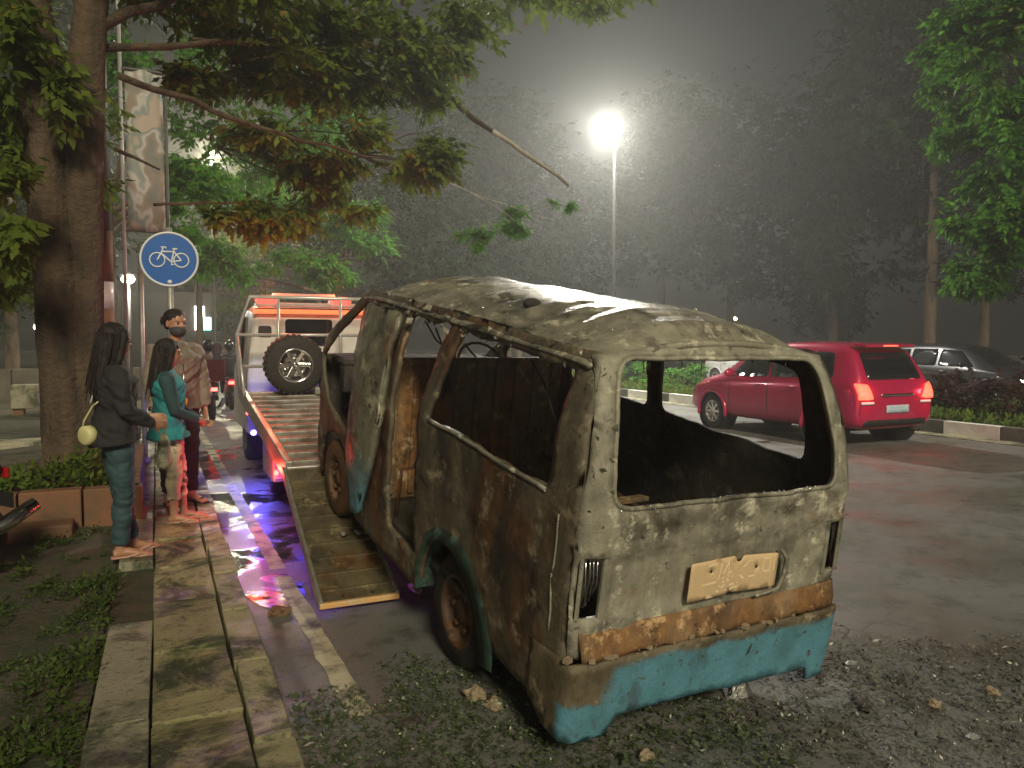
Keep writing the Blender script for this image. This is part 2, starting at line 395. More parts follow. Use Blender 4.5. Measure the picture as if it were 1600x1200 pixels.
M['cargrey'] = simple('grey car paint', (.06, .062, .066), (.05, .05, .056), 2, .3, .3, coat=.6)
M['blueplate'] = simple('pale number plate', (.45, .58, .66), (.38, .5, .58), 30, .5)
M['sign_blue'] = simple('sign blue', (.012, .11, .42), (.012, .095, .36), 5, .35)
M['sign_white'] = simple('sign white', (.72, .74, .76), (.62, .64, .66), 8, .4)
M['galv'] = simple('galvanised post', (.40, .39, .35), (.28, .27, .24), 10, .45, .4)
M['poledark'] = simple('dark pole', (.09, .085, .075), (.06, .055, .05), 8, .6)
M['bark'] = simple('bark', (.115, .075, .045), (.045, .032, .02), 6, .9, bmp=1, bscale=16, bd=.05, stretch=(1, 1, .25))
M['barklit'] = simple('lit bark', (.40, .37, .30), (.28, .25, .2), 9, .8, bmp=.6)  # bark colour lightened to imitate lamplight
M['leaf'] = leaf_mat('leaves', (.075, .12, .018), (.17, .235, .036), (.26, .20, .05), .5)
M['leaf_br'] = leaf_mat('bright leaves', (.045, .14, .016), (.11, .27, .03), (.20, .26, .05), .45)
M['leaf_dk'] = leaf_mat('dark leaves', (.010, .019, .008), (.023, .040, .014), (.034, .036, .016))
M['leaf_red'] = leaf_mat('red shrub leaves', (.05, .02, .018), (.09, .04, .03), (.06, .09, .03))
M['grass'] = leaf_mat('grass', (.06, .11, .015), (.13, .19, .03), (.2, .18, .05))
M['moss'] = leaf_mat('mossy weeds', (.025, .05, .010), (.075, .105, .022), (.14, .13, .04), .2)
M['litter'] = leaf_mat('leaf litter', (.028, .045, .016), (.075, .10, .038), (.36, .36, .28), 0)
M['rubble'] = leaf_mat('ash rubble', (.05, .045, .035), (.15, .14, .11), (.55, .53, .47), 0)
M['skin'] = simple('skin', (.42, .22, .135), (.36, .18, .11), 10, .5)
M['hair'] = simple('black hair', (.010, .008, .007), (.024, .018, .015), 40, .62, spec=.25, stretch=(1, 1, .08), bmp=.5, bscale=60)
M['blackcloth'] = simple('black cloth', (.011, .011, .012), (.019, .018, .019), 9, .85, bmp=.4, bscale=12, bd=.02)
M['jeans'] = simple('dark teal jeans', (.018, .045, .055), (.03, .065, .075), 9, .8, bmp=.4, bscale=14, bd=.02)
M['teal'] = simple('teal cloth', (.02, .24, .25), (.015, .17, .19), 6, .8, bmp=.4, bscale=12, bd=.02)
M['darkteal'] = simple('dark teal sleeve', (.02, .06, .065), (.015, .04, .045), 6, .8, bmp=.4, bscale=12)
M['pattern'] = simple('patterned trousers', (.55, .47, .30), (.10, .08, .05), 13, .8, lo=.56, hi=.60)
M['khaki'] = simple('khaki jacket', (.20, .16, .125), (.15, .12, .09), 6, .7, bmp=.5, bscale=10, bd=.02)
M['mask'] = simple('dark face mask', (.045, .05, .055), (.035, .04, .045), 9, .8)
M['sandal'] = simple('pink sandal', (.50, .28, .22), (.42, .22, .17), 9, .7)
M['yellow'] = simple('pale yellow', (.62, .58, .30), (.5, .46, .22), 6, .5)
M['orange'] = simple('orange badge', (.7, .25, .03), None, 9, .6)
M['foil'] = simple('crumpled foil', (.5, .5, .48), (.3, .29, .27), 20, .3, .4, bmp=1, bscale=30)
M['stone'] = simple('pale stone', (.34, .26, .17), (.22, .17, .11), 7, .8, bmp=.7)
M['wall'] = simple('weathered wall', (.10, .085, .06), (.06, .05, .035), 2, .9, bmp=.4)
def banner_mat():
    m, nt, b = nodes('faded banner')
    tc = N(nt, 'ShaderNodeTexCoord'); mp = N(nt, 'ShaderNodeMapping'); mp.inputs['Scale'].default_value = (1.6, 1, 1.1)
    nt.links.new(tc.outputs['Object'], mp.inputs[0])
    v = N(nt, 'ShaderNodeTexNoise', Scale=1.5, Detail=2.0); nt.links.new(mp.outputs[0], v.inputs[0])
    cr = N(nt, 'ShaderNodeValToRGB'); cr.color_ramp.interpolation = 'EASE'
    e = cr.color_ramp.elements; e[0].position = .36; e[0].color = (.17, .18, .16, 1); e[1].position = .62; e[1].color = (.38, .32, .26, 1)
    for p, c in ((.44, (.24, .20, .16, 1)), (.5, (.42, .40, .38, 1)), (.56, (.20, .24, .22, 1))):
        k = e.new(p); k.color = c
    nt.links.new(v.outputs[0], cr.inputs[0]); nt.links.new(cr.outputs[0], b.inputs['Base Color']); b.inputs['Roughness'].default_value = .7
    return m
M['banner'] = banner_mat()

def lamp(name, loc, power, color, radius=.05, parent=None):
    l = bpy.data.lights.new(name, 'POINT'); l.energy = power; l.color = color; l.shadow_soft_size = radius
    o = bpy.data.objects.new(name, l); COL.objects.link(o); o.location = loc
    if parent is not None: o.parent = parent
    return o

# ------------------------------------------------------------------ the setting
def sheet(name, x0, x1, y0, y1, z, mat, nx=1, ny=1, amp=0, sc=1):
    vs = []; fs = []
    for i in range(nx + 1):
        for j in range(ny + 1):
            x = x0 + (x1 - x0) * i / nx; y = y0 + (y1 - y0) * j / ny
            vs.append((x, y, z + (amp * fbm((x, y, 0), sc) if amp else 0)))
    for i in range(nx):
        for j in range(ny):
            a = i * (ny + 1) + j; fs.append((a, a + ny + 1, a + ny + 2, a + 1))
    o = MB().add(vs, fs, True).build(name, mat, recalc=False); o['kind'] = 'structure'; return o
sheet('ground', -80, 100, -40, 180, -.03, M['ground'])
sheet('road', .44, 12.8, -30, 170, 0, M['road'], 60, 1)
sheet('opposite_road', 17.5, 27.5, -30, 170, .004, M['road'])

def sheet_box(name, x0, x1, y0, y1, z0, z1, mat):
    o = MB().box(((x0 + x1) / 2, (y0 + y1) / 2, (z0 + z1) / 2), (x1 - x0, y1 - y0, z1 - z0)).build(name, mat); o['kind'] = 'structure'; return o
# left verge soil, uneven
vg = sheet('verge_soil', -14, -.29, -1, 30, .115, M['soil'], 70, 130, .035, 1.6)
sheet('verge', -60, -14, -30, 170, .10, M['ground'])
sheet_box('pavement_bed', -.30, .285, -1, 40, -.02, .10, M['soil'])
# paving slabs and kerb stones along the left
pav = empty('pavement'); pav['kind'] = 'structure'
kb = empty('kerb'); kb['kind'] = 'structure'
def slab_mesh(lx, ly, lz, seed):
    rr = random.Random(seed); bm = bmesh.new()
    bmesh.ops.create_cube(bm, size=1)
    for v in bm.verts: v.co = Vector((v.co.x * lx, v.co.y * ly, v.co.z * lz)) + Vector((rr.uniform(-.006, .006), rr.uniform(-.008, .008), rr.uniform(-.003, .003)))
    bmesh.ops.bevel(bm, geom=list(bm.edges), offset=.004, segments=1, affect='EDGES')
    me = bpy.data.meshes.new('slab'); bm.to_mesh(me); bm.free(); return me
rr = random.Random(11)
y = 1.6; k = 0
while y < 26:
    ly = .82 + rr.uniform(-.06, .06)
    o = link('paving_slab', slab_mesh(.332, ly - .02, .07, k), M['slab'], pav)
    o.location = (.118, y + ly / 2, .118 + rr.uniform(-.006, .006)); o.rotation_euler = (rr.uniform(-.008, .008), rr.uniform(-.012, .012), rr.uniform(-.006, .006))
    y += ly; k += 1
y = 2.0
while y < 22:
    ly = 1.22 + rr.uniform(-.1, .1)
    if not 4.4 < y + ly / 2 < 5.4:
        o = link('paving_slab', slab_mesh(.215, ly - .014, .07, k + 100), M['concrete'], pav)
        o.location = (-.168, y + ly / 2, .117 + rr.uniform(-.01, .008)); o.rotation_euler = (rr.uniform(-.01, .01), rr.uniform(-.02, .02), rr.uniform(-.012, .012))
    y += ly; k += 1
y = 1.4
while y < 60:
    ly = .78 + rr.uniform(-.03, .03) if y < 26 else 2.4
    o = link('kerb_stone', slab_mesh(.145, ly - .018, .26, k + 300), M['kerb'], kb)
    o.location = (.372 + rr.uniform(-.006, .006), y + ly / 2, .022 + rr.uniform(-.006, .006)); o.rotation_euler = (0, rr.uniform(-.015, .015), rr.uniform(-.006, .006))
    y += ly; k += 1
# painted edge line on the road
segs = [(3.28, 5.52), (5.72, 9.4), (9.6, 13), (13.2, 18)]
ln = empty('edge_line'); ln['kind'] = 'structure'
for a, b in segs:
    n = int((b - a) / .12) + 2; L = []; Rt = []
    for i in range(n):
        yy = a + (b - a) * i / (n - 1); c = .785 - .008 * (yy - 3.3)
        L.append((c - .055 + .016 * fbm((yy * 3, 0, a), 2), yy)); Rt.append((c + .055 + .016 * fbm((yy * 3, 5, a), 2), yy))
    poly = L + Rt[::-1]
    v2, fs = tri2d(poly, (), .05)
    MB().add([(x, yy, .004) for x, yy in v2], fs).build('paint_dash', M['line'], ln, recalc=False)
# puddle beside the tow truck
pts = [(.455, 5.3), (.62, 4.8), (.84, 5.0), (1.0, 5.9), (1.5, 7.0), (2.6, 8.0), (2.6, 12.0), (1.4, 13.0), (.455, 12.5)]
pts = [(max(.452, x + .05 * fbm((x * 5, y_ * 5, 0))), y_ + .1 * fbm((x * 5, y_ * 5, 9))) for x, y_ in resample(pts, .08)]
v2, fs = tri2d(pts, (), .2)
o = MB().add([(x, yy, .003) for x, yy in v2], fs).build('puddle', M['water'], recalc=False); o['kind'] = 'structure'
# median with painted kerb blocks
sheet('median', 12.96, 17.5, -30, 170, .20, M['verge'], 12, 120, .05, .7)
mk = empty('median_kerb'); mk['kind'] = 'structure'
y = -2.0; k = 0; kmesh = {}
while y < 90:
    ly = 1.02 if y < 40 else 2.0
    me = kmesh.setdefault((ly, k % 2), slab_mesh(.17, ly - .012, .36, 900 + k % 2))
    o = link('kerb_block', me, None, mk); 
    if not me.materials: me.materials.append(M['kwhite' if k % 2 == 0 else 'kblack'])
    o.location = (12.88, y + ly / 2, .06 + rr.uniform(-.006, .006)); o.rotation_euler = (0, 0, rr.uniform(-.008, .008))
    y += ly; k += 1
sheet_box('median_gutter', 12.40, 12.80, -30, 120, -.02, .012, M['concrete'])

# ------------------------------------------------------------------ foliage
def leaf_mesh(name, P, A, size, per=7, droop=.5, seed=0):
    """sprays of leaflets; P (n,3) spray bases, A (n,3) spray directions"""
    g = np.random.default_rng(seed); n = len(P)
    A = A / (np.linalg.norm(A, axis=1, keepdims=True) + 1e-9)
    up = np.tile(np.array([[0, 0, 1.0]]), (n, 1)); S = np.cross(A, up); S /= (np.linalg.norm(S, axis=1, keepdims=True) + 1e-6); U = np.cross(S, A)
    VV = []; tone = []
    ton0 = g.random(n)
    for k in range(per):
        t = (k // 2) / max(1, per // 2); side = 0 if k == per - 1 else (1 if k % 2 else -1)
        base = P + A * (np.broadcast_to(size, (n,)) * 1.5 * t)[:, None]
        d = A * (.55 if side else 1.0) + S * (.8 * side) + np.array([0, 0, -droop]) + g.normal(0, .28, (n, 3))
        d /= np.linalg.norm(d, axis=1, keepdims=True)
        w = np.cross(d, U + g.normal(0, .5, (n, 3))); w /= (np.linalg.norm(w, axis=1, keepdims=True) + 1e-6)
        L = (size * g.uniform(.7, 1.25, n))[:, None]
        mid = base + d * L * .45
        VV.append(np.stack([base, mid + w * L * .23, base + d * L, mid - w * L * .23], 1))
        tone.append(np.clip(ton0 * .6 + g.random(n) * .4, 0, 1))
    V = np.concatenate(VV).reshape(-1, 3); nl = len(V) // 4
    me = bpy.data.meshes.new(name); me.vertices.add(len(V)); me.vertices.foreach_set('co', V.astype(np.float32).ravel())
    me.loops.add(nl * 4); me.loops.foreach_set('vertex_index', np.arange(nl * 4, dtype=np.int32))
    me.polygons.add(nl); me.polygons.foreach_set('loop_start', np.arange(0, nl * 4, 4, dtype=np.int32)); me.polygons.foreach_set('loop_total', np.full(nl, 4, np.int32))
    at_ = me.attributes.new('tone', 'FLOAT', 'POINT'); at_.data.foreach_set('value', np.repeat(np.concatenate(tone), 4).astype(np.float32))
    me.update(calc_edges=True); return me
def cloud(blobs, seed, hollow=.35):
    """sample spray bases in lumpy ellipsoids: (centre, radii, n)"""
    g = np.random.default_rng(seed); PP = []; AA = []
    for c, r_, n in blobs:
        c = np.array(c, float); r_ = np.array(r_, float)
        nc = max(3, n // 45)                                       # clumps inside the blob
        d = g.normal(size=(nc, 3)); d /= np.linalg.norm(d, axis=1, keepdims=True)
        cc = d * (g.random((nc, 1)) ** .4)
        i = g.integers(0, nc, n)
        p = cc[i] + g.normal(0, .17, (n, 3))
        P = c + p * r_; PP.append(P); a = p * np.array([1, 1, .3]) + g.normal(0, .5, (n, 3)); a[:, 2] -= .25; AA.append(a)
    return np.concatenate(PP), np.concatenate(AA)
def crown(name, blobs, size, mat, parent, seed, per=7, droop=.5):
    P, A = cloud(blobs, seed); return link(name, leaf_mesh(name, P, A, size, per, droop, seed), mat, parent)
def limb(mb, a, b, r0, r1, bend=.15, n=7, seed=0):
    a, b = Vector(a), Vector(b); rs = random.Random(seed); L = (b - a).length; off = Vector((rs.uniform(-1, 1), rs.uniform(-1, 1), rs.uniform(-.3, .8))) * bend * L * .5
    pts = []; rad = []
    for i in range(n):
        t = i / (n - 1); p = a.lerp(b, t) + off * math.sin(math.pi * t) + Vector((rs.uniform(-1, 1), rs.uniform(-1, 1), rs.uniform(-1, 1))) * .02 * L * (t * (1 - t) * 4)
        pts.append(p); rad.append(r0 + (r1 - r0) * t)
    mb.tube(pts, rad, 8); return pts
def trunk_tube(mb, pts, rad, n=14, amp=.09, seed=0):
    k = len(mb.v); P = []; Q = []
    for i in range(len(pts) - 1):
        for j in range(6):
            t = j / 6; P.append(Vector(pts[i]).lerp(Vector(pts[i + 1]), t)); Q.append(rad[i] + (rad[i + 1] - rad[i]) * t)
    P.append(Vector(pts[-1])); Q.append(rad[-1]); mb.tube(P, Q, n)
    for i in range(k, len(mb.v)):
        p = Vector(mb.v[i]); j = min((i - k) // n, len(P) - 1); d = p - P[j]; mb.v[i] = tuple(P[j] + d * (1 + amp * 2 * fbm((p.x * 3 + seed, p.y * 3, p.z * .7), 1.6)))

def tree(name, base, height, r0, blobs, size, mat, label, seed, group=None, bark=None, per=7, lean=(0, 0), cat='tree', forks=5):
    t = empty(name, base, label=label, cat=cat, group=group); tb = MB()
    top = Vector((lean[0], lean[1], height * .62))
    trunk_tube(tb, [(0, 0, -.1), (lean[0] * .3, lean[1] * .3, height * .3), top], [r0 * 1.15, r0 * .85, r0 * .55], 10, seed=seed)
    tb.build('trunk', bark or M['bark'], t); rs = random.Random(seed); lb = MB()
    bl = [((Vector(c) - Vector(base)), r_, n) for c, r_, n in blobs]
    for c, r_, n in bl[:forks]: limb(lb, top * rs.uniform(.7, 1.0), Vector(c), r0 * .4, r0 * .07, seed=rs.random())
    lb.build('limbs', bark or M['bark'], t)
    crown('crown', [(tuple(c), r_, n) for c, r_, n in bl], size, mat, t, seed, per); return t

# ------------------------------------------------------------------ burnt-out minivan, front wheels up on the ramp
van = empty('burnt_van', (1.372, 2.542, .133), label='burnt-out minivan shell with cyan rear bumper, nose up on the ramp', cat='van')
van.rotation_mode = 'YXZ'; van.rotation_euler = (R(8.71), R(.64), R(4.67))
VW, CR = 1.50, .07
def tumble(z):
    if z < .5: return .025 * ((.5 - z) / .5) ** 2
    if z < .9: return 0
    t = (z - .9) / .55; return .035 * t + .085 * t * t
def lean_r(z):
    if z < .9: return 0
    t = (z - .9) / .57; return .06 * t + .10 * t * t
def corner(d, r=CR):
    if d >= r: return 0
    t = max(0, 1 - d / r); return r * .62 * (1 - math.sqrt(max(0, 1 - t * t)))
def dent(p, amp=.012, sc=2.6): return amp * 1.3 * fbm(p, sc, 3) + amp * .35 * fbm(p, sc * 4.2, 3)
def side_map(sgn, extra=0.0, dn=1.0):
    def f(y, z):
        e = corner(y - lean_r(z)) if y < .6 else 0
        if y > 3.3: e += .25 * ((y - 3.3) / .35) ** 2 * .35
        x = tumble(z) + e + extra
        rib = .010 * math.exp(-((z - .60 - .02 * y) / .018) ** 2) + .008 * math.exp(-((z - .33) / .02) ** 2)
        x -= rib; x += dn * dent((y, z, 3 + sgn)) + dn * .004 * math.sin(y * 21 + z * 3) * math.exp(-((z - .62) / .22) ** 2)
        return (x, y, z) if sgn < 0 else (VW - x, y, z)
    return f
def arc(cx, cz, r, a0, a1, n=12): return [(cx + r * math.cos(R(a0 + (a1 - a0) * i / n)), cz + r * math.sin(R(a0 + (a1 - a0) * i / n))) for i in range(n + 1)]
RW, FW = (1.04, .0), (3.0, .07)
side_outer = [(.02, .06), (.62, .04)] + arc(*RW, .37, 175, 5) + [(1.46, -.06), (2.58, -.06), (2.62, .0)] + arc(*FW, .36, 170, 10) + [(3.44, .0), (3.58, .02), (3.60, .55), (3.56, .90), (3.50, .96), (2.86, 1.42), (2.72, 1.47), (1.6, 1.475), (.178, 1.467), (.135, 1.38), (.094, 1.25), (.055, 1.1), (.03, .98), (.018, .9)]
# jagged burnt edges on the openings
def ragged(poly, amp, seed):
    out = []
    for x, z in resample(poly, .03): out.append((x + amp * fbm((x * 5, z * 5, seed)), z + amp * fbm((x * 5, z * 5, seed + 7))))
    return out
L_holes = [ragged(round_poly([(.235, .925), (1.41, .925), (1.29, 1.395), (.265, 1.385)], .03), .018, 1),
           ragged(round_poly([(1.50, .13), (1.93, .13), (1.95, 1.40), (1.41, 1.40), (1.53, .93), (1.52, .7)], .03), .022, 2),
           ragged(round_poly([(2.50, .50), (2.80, .50), (3.18, .64), (3.38, .86), (3.36, .95), (2.78, 1.385), (2.50, 1.395)], .03), .018, 3)]
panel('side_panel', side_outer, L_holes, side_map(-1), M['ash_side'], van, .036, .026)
R_holes = [ragged(round_poly([(.26, .925), (1.36, .925), (1.34, 1.385), (.30, 1.385)], .06), .01, 4),
           ragged(round_poly([(1.47, .93), (2.34, .93), (2.34, 1.385), (1.47, 1.385)], .06), .01, 5),
           ragged(round_poly([(2.50, .90), (3.34, .88), (3.32, .97), (2.82, 1.385), (2.50, 1.385)], .05), .01, 6)]
o = panel('side_panel', side_outer, R_holes, side_map(1), M['soot'], van, .07, .03)
# window flange on the left quarter window (bright melted bead) and folded pillar edge
fl = MB(); fm = side_map(-1, -.012)
fl.tube([fm(y_ / 100, .918 + .006 * fbm((y_, 0, 1), .2)) for y_ in range(24, 142, 6)], .011, 6)
fl.build('window_flange', M['ash_rear'], van)
fl = MB(); fl.tube([fm(.125 + .004 * fbm((z_, 3, 0), .3), z_ / 100) for z_ in range(38, 90, 4)], .006, 5); fl.build('panel_seam', M['ash_rear'], van)
# remains of the sliding door between cab and side opening
door = panel('side_door', round_poly([(1.95, 1.41), (2.53, 1.40), (2.55, .85), (2.50, .30), (2.38, .10), (2.22, .10), (2.02, .46), (1.93, .9)], .07, 5), [],
      lambda y, z: (tumble(z) - .05 - .05 * math.sin(math.pi * min(1, max(0, (y - 1.9) / .66))) + dent((y, z, 8), .02), y, z), M['ash_door'], van, .05, .035)
fl = MB(); fl.tube([(tumble(z_ / 100) - .075, 1.955 if z_ > 80 else 1.955 + (80 - z_) * .003, z_ / 100) for z_ in range(40, 142, 6)], .012, 6); fl.build('door_edge', M['ash_rear'], door)
MB().box((-.085, 2.1, .84), (.03, .12, .03)).build('door_handle', M['soot'], door, .008)
# wheel arch lip with the old paint
for sgn in (-1, 1):
    v = []; f = []
    A_ = arc(*RW, .375, 190, -4, 22); B_ = arc(RW[0] - .005, RW[1], .445, 190, -4, 22)
    for i in range(23):
        for (a_, b_), xo in ((A_[i], -.040), (B_[i], -.008)):
            p = side_map(sgn, xo, .4)(a_, b_); v.append(p)
        p = side_map(sgn, .07, .4)(*A_[i]); v.append(p)
    for i in range(22): f += [(i * 3, i * 3 + 1, i * 3 + 4, i * 3 + 3), (i * 3, i * 3 + 3, i * 3 + 5, i * 3 + 2)]
    MB().add(v, f, True).build('wheel_arch', M['lip'] if sgn < 0 else M['soot'], van)
# rear end
def rear_map(extra=0.0, dn=1.0, rec=True):
    def f(x, z):
        d = min(x - tumble(z), VW - x - tumble(z)); y = lean_r(z) + corner(d) - extra
        y += .012 * math.exp(-((z - .735) / .012) ** 2) * -1
        if rec and .15 < x < VW - .15 and .47 < z < .715: y += .012
        if rec: y -= .014 * math.exp(-((z - .86) / .03) ** 2)
        y += dn * dent((x, z, 21), .010, 3)
        return (x, y, z)
    return f
rear_outer = [(.012, .32), (VW - .012, .32), (VW - .004, .55), (VW - .004, .90), (VW - .05, 1.15), (VW - .12, 1.455)] + [(VW - .14 - x_ * (VW - .28) / 12, 1.460 + .040 * (1 - abs(x_ / 6 - 1) ** 2.3)) for x_ in range(13)] + [(.12, 1.455), (.05, 1.15), (.004, .90), (.004, .55)]
win = ragged(round_poly([(.125, .905), (VW - .115, .895), (VW - .135, 1.1), (VW - .20, 1.452), (.20, 1.455), (.135, 1.1)], .085, 6), .006, 9)
tl_l = [(.014, .485), (.118, .480), (.128, .725), (.018, .73)]; tl_r = [(VW - .118, .480), (VW - .014, .485), (VW - .018, .73), (VW - .128, .725)]
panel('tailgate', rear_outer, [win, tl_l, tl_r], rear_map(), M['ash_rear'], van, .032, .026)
wf = MB(); rm = rear_map(.012, .8)
wp = resample(win, .06); wf.tube([rm(*p) for p in wp] + [rm(*wp[0])], .011, 6, cap=False); wf.build('window_frame', M['ash_rear'], van)
for sx in (0, 1):                                           # burnt-out tail lights
    X = lambda x: VW - x if sx else x
    g = empty('tail_light'); g.parent = van
    MB().add([(X(.02), .10, .47), (X(.14), .10, .47), (X(.14), .10, .74), (X(.02), .10, .74)], [(0, 1, 2, 3)]).build('lamp_bowl', M['soot'], g)
    b_ = MB(); b_.bar((X(.02), -.004, .48), (X(.024), .0, .735), .016, .02); b_.bar((X(.118), -.012, .475), (X(.126), -.012, .73), .016, .022); b_.build('lamp_frame', M['ash_rear'], g, .003)
    b_ = MB()
    for q in range(5):
        xa = .035 + .018 * q; b_.tube([(X(xa), .02, .73), (X(xa + rr.uniform(-.01, .01)), .012, .62 + rr.uniform(-.03, .03)), (X(xa + rr.uniform(-.012, .012)), .03, .49 + rr.uniform(0, .07))], [.004, .003, .006], 5)
    b_.build('melted_lens', M['chrome'] if not sx else M['soot'], g)
# rusted valance with a torn lower edge
val = [(x / 100, .430) for x in range(3, 150, 5)] + [(x / 100, .318 + .022 * fbm((x * .07, 2, 0), 1.5)) for x in range(148, 3, -4)]
panel('valance', val, [], lambda x, z: (x, -.006 - .034 * min(1, max(0, (.445 - z) / .10)) + corner(min(x, VW - x)) + dent((x, z, 33), .016, 4), z), M['rust'], van, .035, .012)
# cyan bumper skirt, wraps round the corners
def bump_map(s, z):
    r_ = .028; q = math.pi * r_ / 2
    yy = -.045 + .05 * (.3 - z) + dent((s, z, 41), .010, 4)
    if s < 0: a = min(1, -s / q) * math.pi / 2; rest = max(0, -s - q); return (r_ - r_ * math.sin(a) - .005, yy + r_ * (1 - math.cos(a)) + rest, z)
    if s > VW - r_: a = min(1, (s - VW + r_) / q) * math.pi / 2; rest = max(0, s - VW + r_ - q); return (VW - r_ + r_ * math.sin(a) - .012, yy + r_ * (1 - math.cos(a)) + rest, z)
    return (s + (r_ if s < .3 else 0) * (1 - s / .3 if s < .3 else 0), yy, z)
sk = [(-.30, .30)] + [(s_ / 100, .315 + .012 * fbm((s_ * .1, 9, 0), 2)) for s_ in range(-10, 150, 6)] + [(1.66, .29), (1.60, .02), (1.46, -.035), (1.355, -.04), (1.35, .015), (1.34, .022), (.235, .062), (.22, .055), (.175, -.02), (.0, -.016), (-.16, -.005), (-.28, .06)]
bmp_o = panel('rear_bumper', sk, [], bump_map, M['bumper'], van, .04, .02)
b_ = MB()
for _ in range(46):
    s_ = rr.uniform(-.05, 1.3); p = bump_map(s_, .315); b_.box((p[0], p[1] - .012 + rr.uniform(0, .06), .322 + rr.uniform(0, .012)), (rr.uniform(.01, .045), rr.uniform(.01, .03), rr.uniform(.006, .02)), Matrix.Rotation(rr.uniform(0, 3), 3, 'Z'))
o = b_.build('ash_crumbs', M['stone'], van); o['kind'] = 'stuff'
b_ = MB(); b_.prism([(.93, .19), (.95, .245), (.945, .25), (.935, .23), (.915, .18)], -.001, .001, Matrix.Rotation(R(90), 3, 'X'), (0, -.052, 0)); b_.build('slit', M['soot'], bmp_o)
# number plate: bent in the middle, embossed marks scorched away
def plate_map(x, z):
    u_ = x - .78; return (x, -.040 - .012 * abs(u_) * 2 + .006 * fbm((x * 7, z * 7, 3)) * (1 if abs(u_) < .10 else .15), z - .05 * u_ + .022 * (abs(u_) < .25) * (abs(u_) * -1))
pl = panel('number_plate', round_poly([(.53, .478), (.745, .486), (.77, .497), (.785, .49), (1.03, .500), (1.03, .655), (.825, .655), (.808, .625), (.790, .628), (.775, .655), (.53, .645)], .012, 3),
           [arc(.645, .60, .008, 0, 330, 8), arc(.905, .598, .008, 0, 330, 8)], plate_map, M['plate'], van, .025, .004)
b_ = MB()
def mark(x0, z0, x1, z1, w=.006):
    a = Vector(plate_map(x0, z0)) - Vector((0, .002, 0)); c = Vector(plate_map(x1, z1)) - Vector((0, .002, 0)); b_.bar(a, c, w, .003, up=(0, 1, 0))
mark(.60, .545, .68, .55, .006); mark(.625, .625, .675, .632, .008); mark(.69, .56, .70, .63); mark(.715, .58, .74, .635); mark(.74, .635, .75, .575); mark(.83, .60, .86, .63); mark(.86, .63, .875, .63); mark(.865, .555, .90, .56)
for x in (.945, .985): mark(x, .575, x, .632); 
mark(.945, .575, .985, .577); mark(.945, .632, .985, .635); mark(1.008, .577, 1.009, .63, .006)
for _ in range(22): x = rr.uniform(.68, .83); z = rr.uniform(.50, .58); mark(x, z, x + rr.uniform(.004, .014), z + rr.uniform(-.008, .008), rr.uniform(.004, .01))
b_.build('embossed_marks', M['platemark'], pl)
b_ = MB(); b_.tube([(1.06, -.03, .645), (1.09, -.045, .60), (1.085, -.045, .53), (1.05, -.05, .47), (.92, -.05, .455)], [.008, .012, .012, .01, .006], 6); b_.build('lamp_bracket', M['ash_rear'], van)
# roof: crowned, ribbed and buckled
def roof_z(x, y):
    u_ = abs((x - VW / 2) / (VW / 2 - .083)); u_ = min(1, u_)
    front = min(1, max(0, (2.80 - y) / .35)); back = min(1, max(0, (y - .15) / .30))
    e = (math.sin(front * math.pi / 2) ** .8) * (.42 + .58 * math.sin(back * math.pi / 2) ** .9)
    z = 1.428 + .184 * (1 - u_ ** 2.3) * e - .012 * (1 - e)
    z += (.007 * math.sin(y * 2 * math.pi / .235) ** 3 + .010 * fbm((x * 2.3, y * 2.3, 5), 1, 4) + .008 * fbm((x * 1.2 + y * .9, y * 6, 1))) * (1 - u_ ** 6) * e
    return z
v = []; f = []; nx, ny = 56, 104
for i in range(nx + 1):
    for j in range(ny + 1):
        y0_ = .172 + (2.79 - .172) * j / ny; x = .084 + (VW - .168) * i / nx
        v.append((x, y0_, roof_z(x, y0_)))
for i in range(nx):
    for j in range(ny): a = i * (ny + 1) + j; f.append((a, a + ny + 1, a + ny + 2, a + 1))
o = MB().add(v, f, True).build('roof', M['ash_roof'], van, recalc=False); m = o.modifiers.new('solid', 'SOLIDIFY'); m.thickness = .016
b_ = MB()
b_.tube([(.14 + .002 * i, .175 + .02 * math.sin(i / 61 * math.pi) * -1, 1.452 + .03 * math.sin(i / 61 * math.pi)) for i in range(0, 611, 40)], .02, 6); 
b_ = MB(); b_.tube([(x / 100, .168 + corner(min(x / 100 - .1, VW - .1 - x / 100), .1), roof_z(x / 100, .18) - .004) for x in range(11, 140, 4)], .017, 6); b_.build('roof_rear_edge', M['ash_roof'], van)
MB().ball((.34, 1.05, roof_z(.34, 1.05) + .012), (.05, .04, .03)).build('roof_lump', M['soot'], van)
# front end: windscreen pillars' cross rails, cowl, nose panel
b_ = MB(); b_.tube([(x / 100, 2.78, roof_z(x / 100, 2.78) - .01) for x in range(12, 141, 8)], .022, 6); b_.build('windscreen_header', M['soot'], van)
panel('nose_panel', [(.08, -.02), (VW - .08, -.02), (VW - .06, .9), (.06, .9)], [], lambda x, z: (x, 3.60 + .06 * math.sin(math.pi * x / VW) - .03 * (z > .6) * (z - .6) * 3 + dent((x, z, 60), .02), z), M['soot'], van, .09, .02)
b_ = MB(); b_.box((VW / 2, 3.42, .88), (VW - .22, .32, .05)); b_.box((VW / 2, 3.30, .76), (VW - .22, .12, .20)); b_.build('dashboard', M['soot'], van, .02)
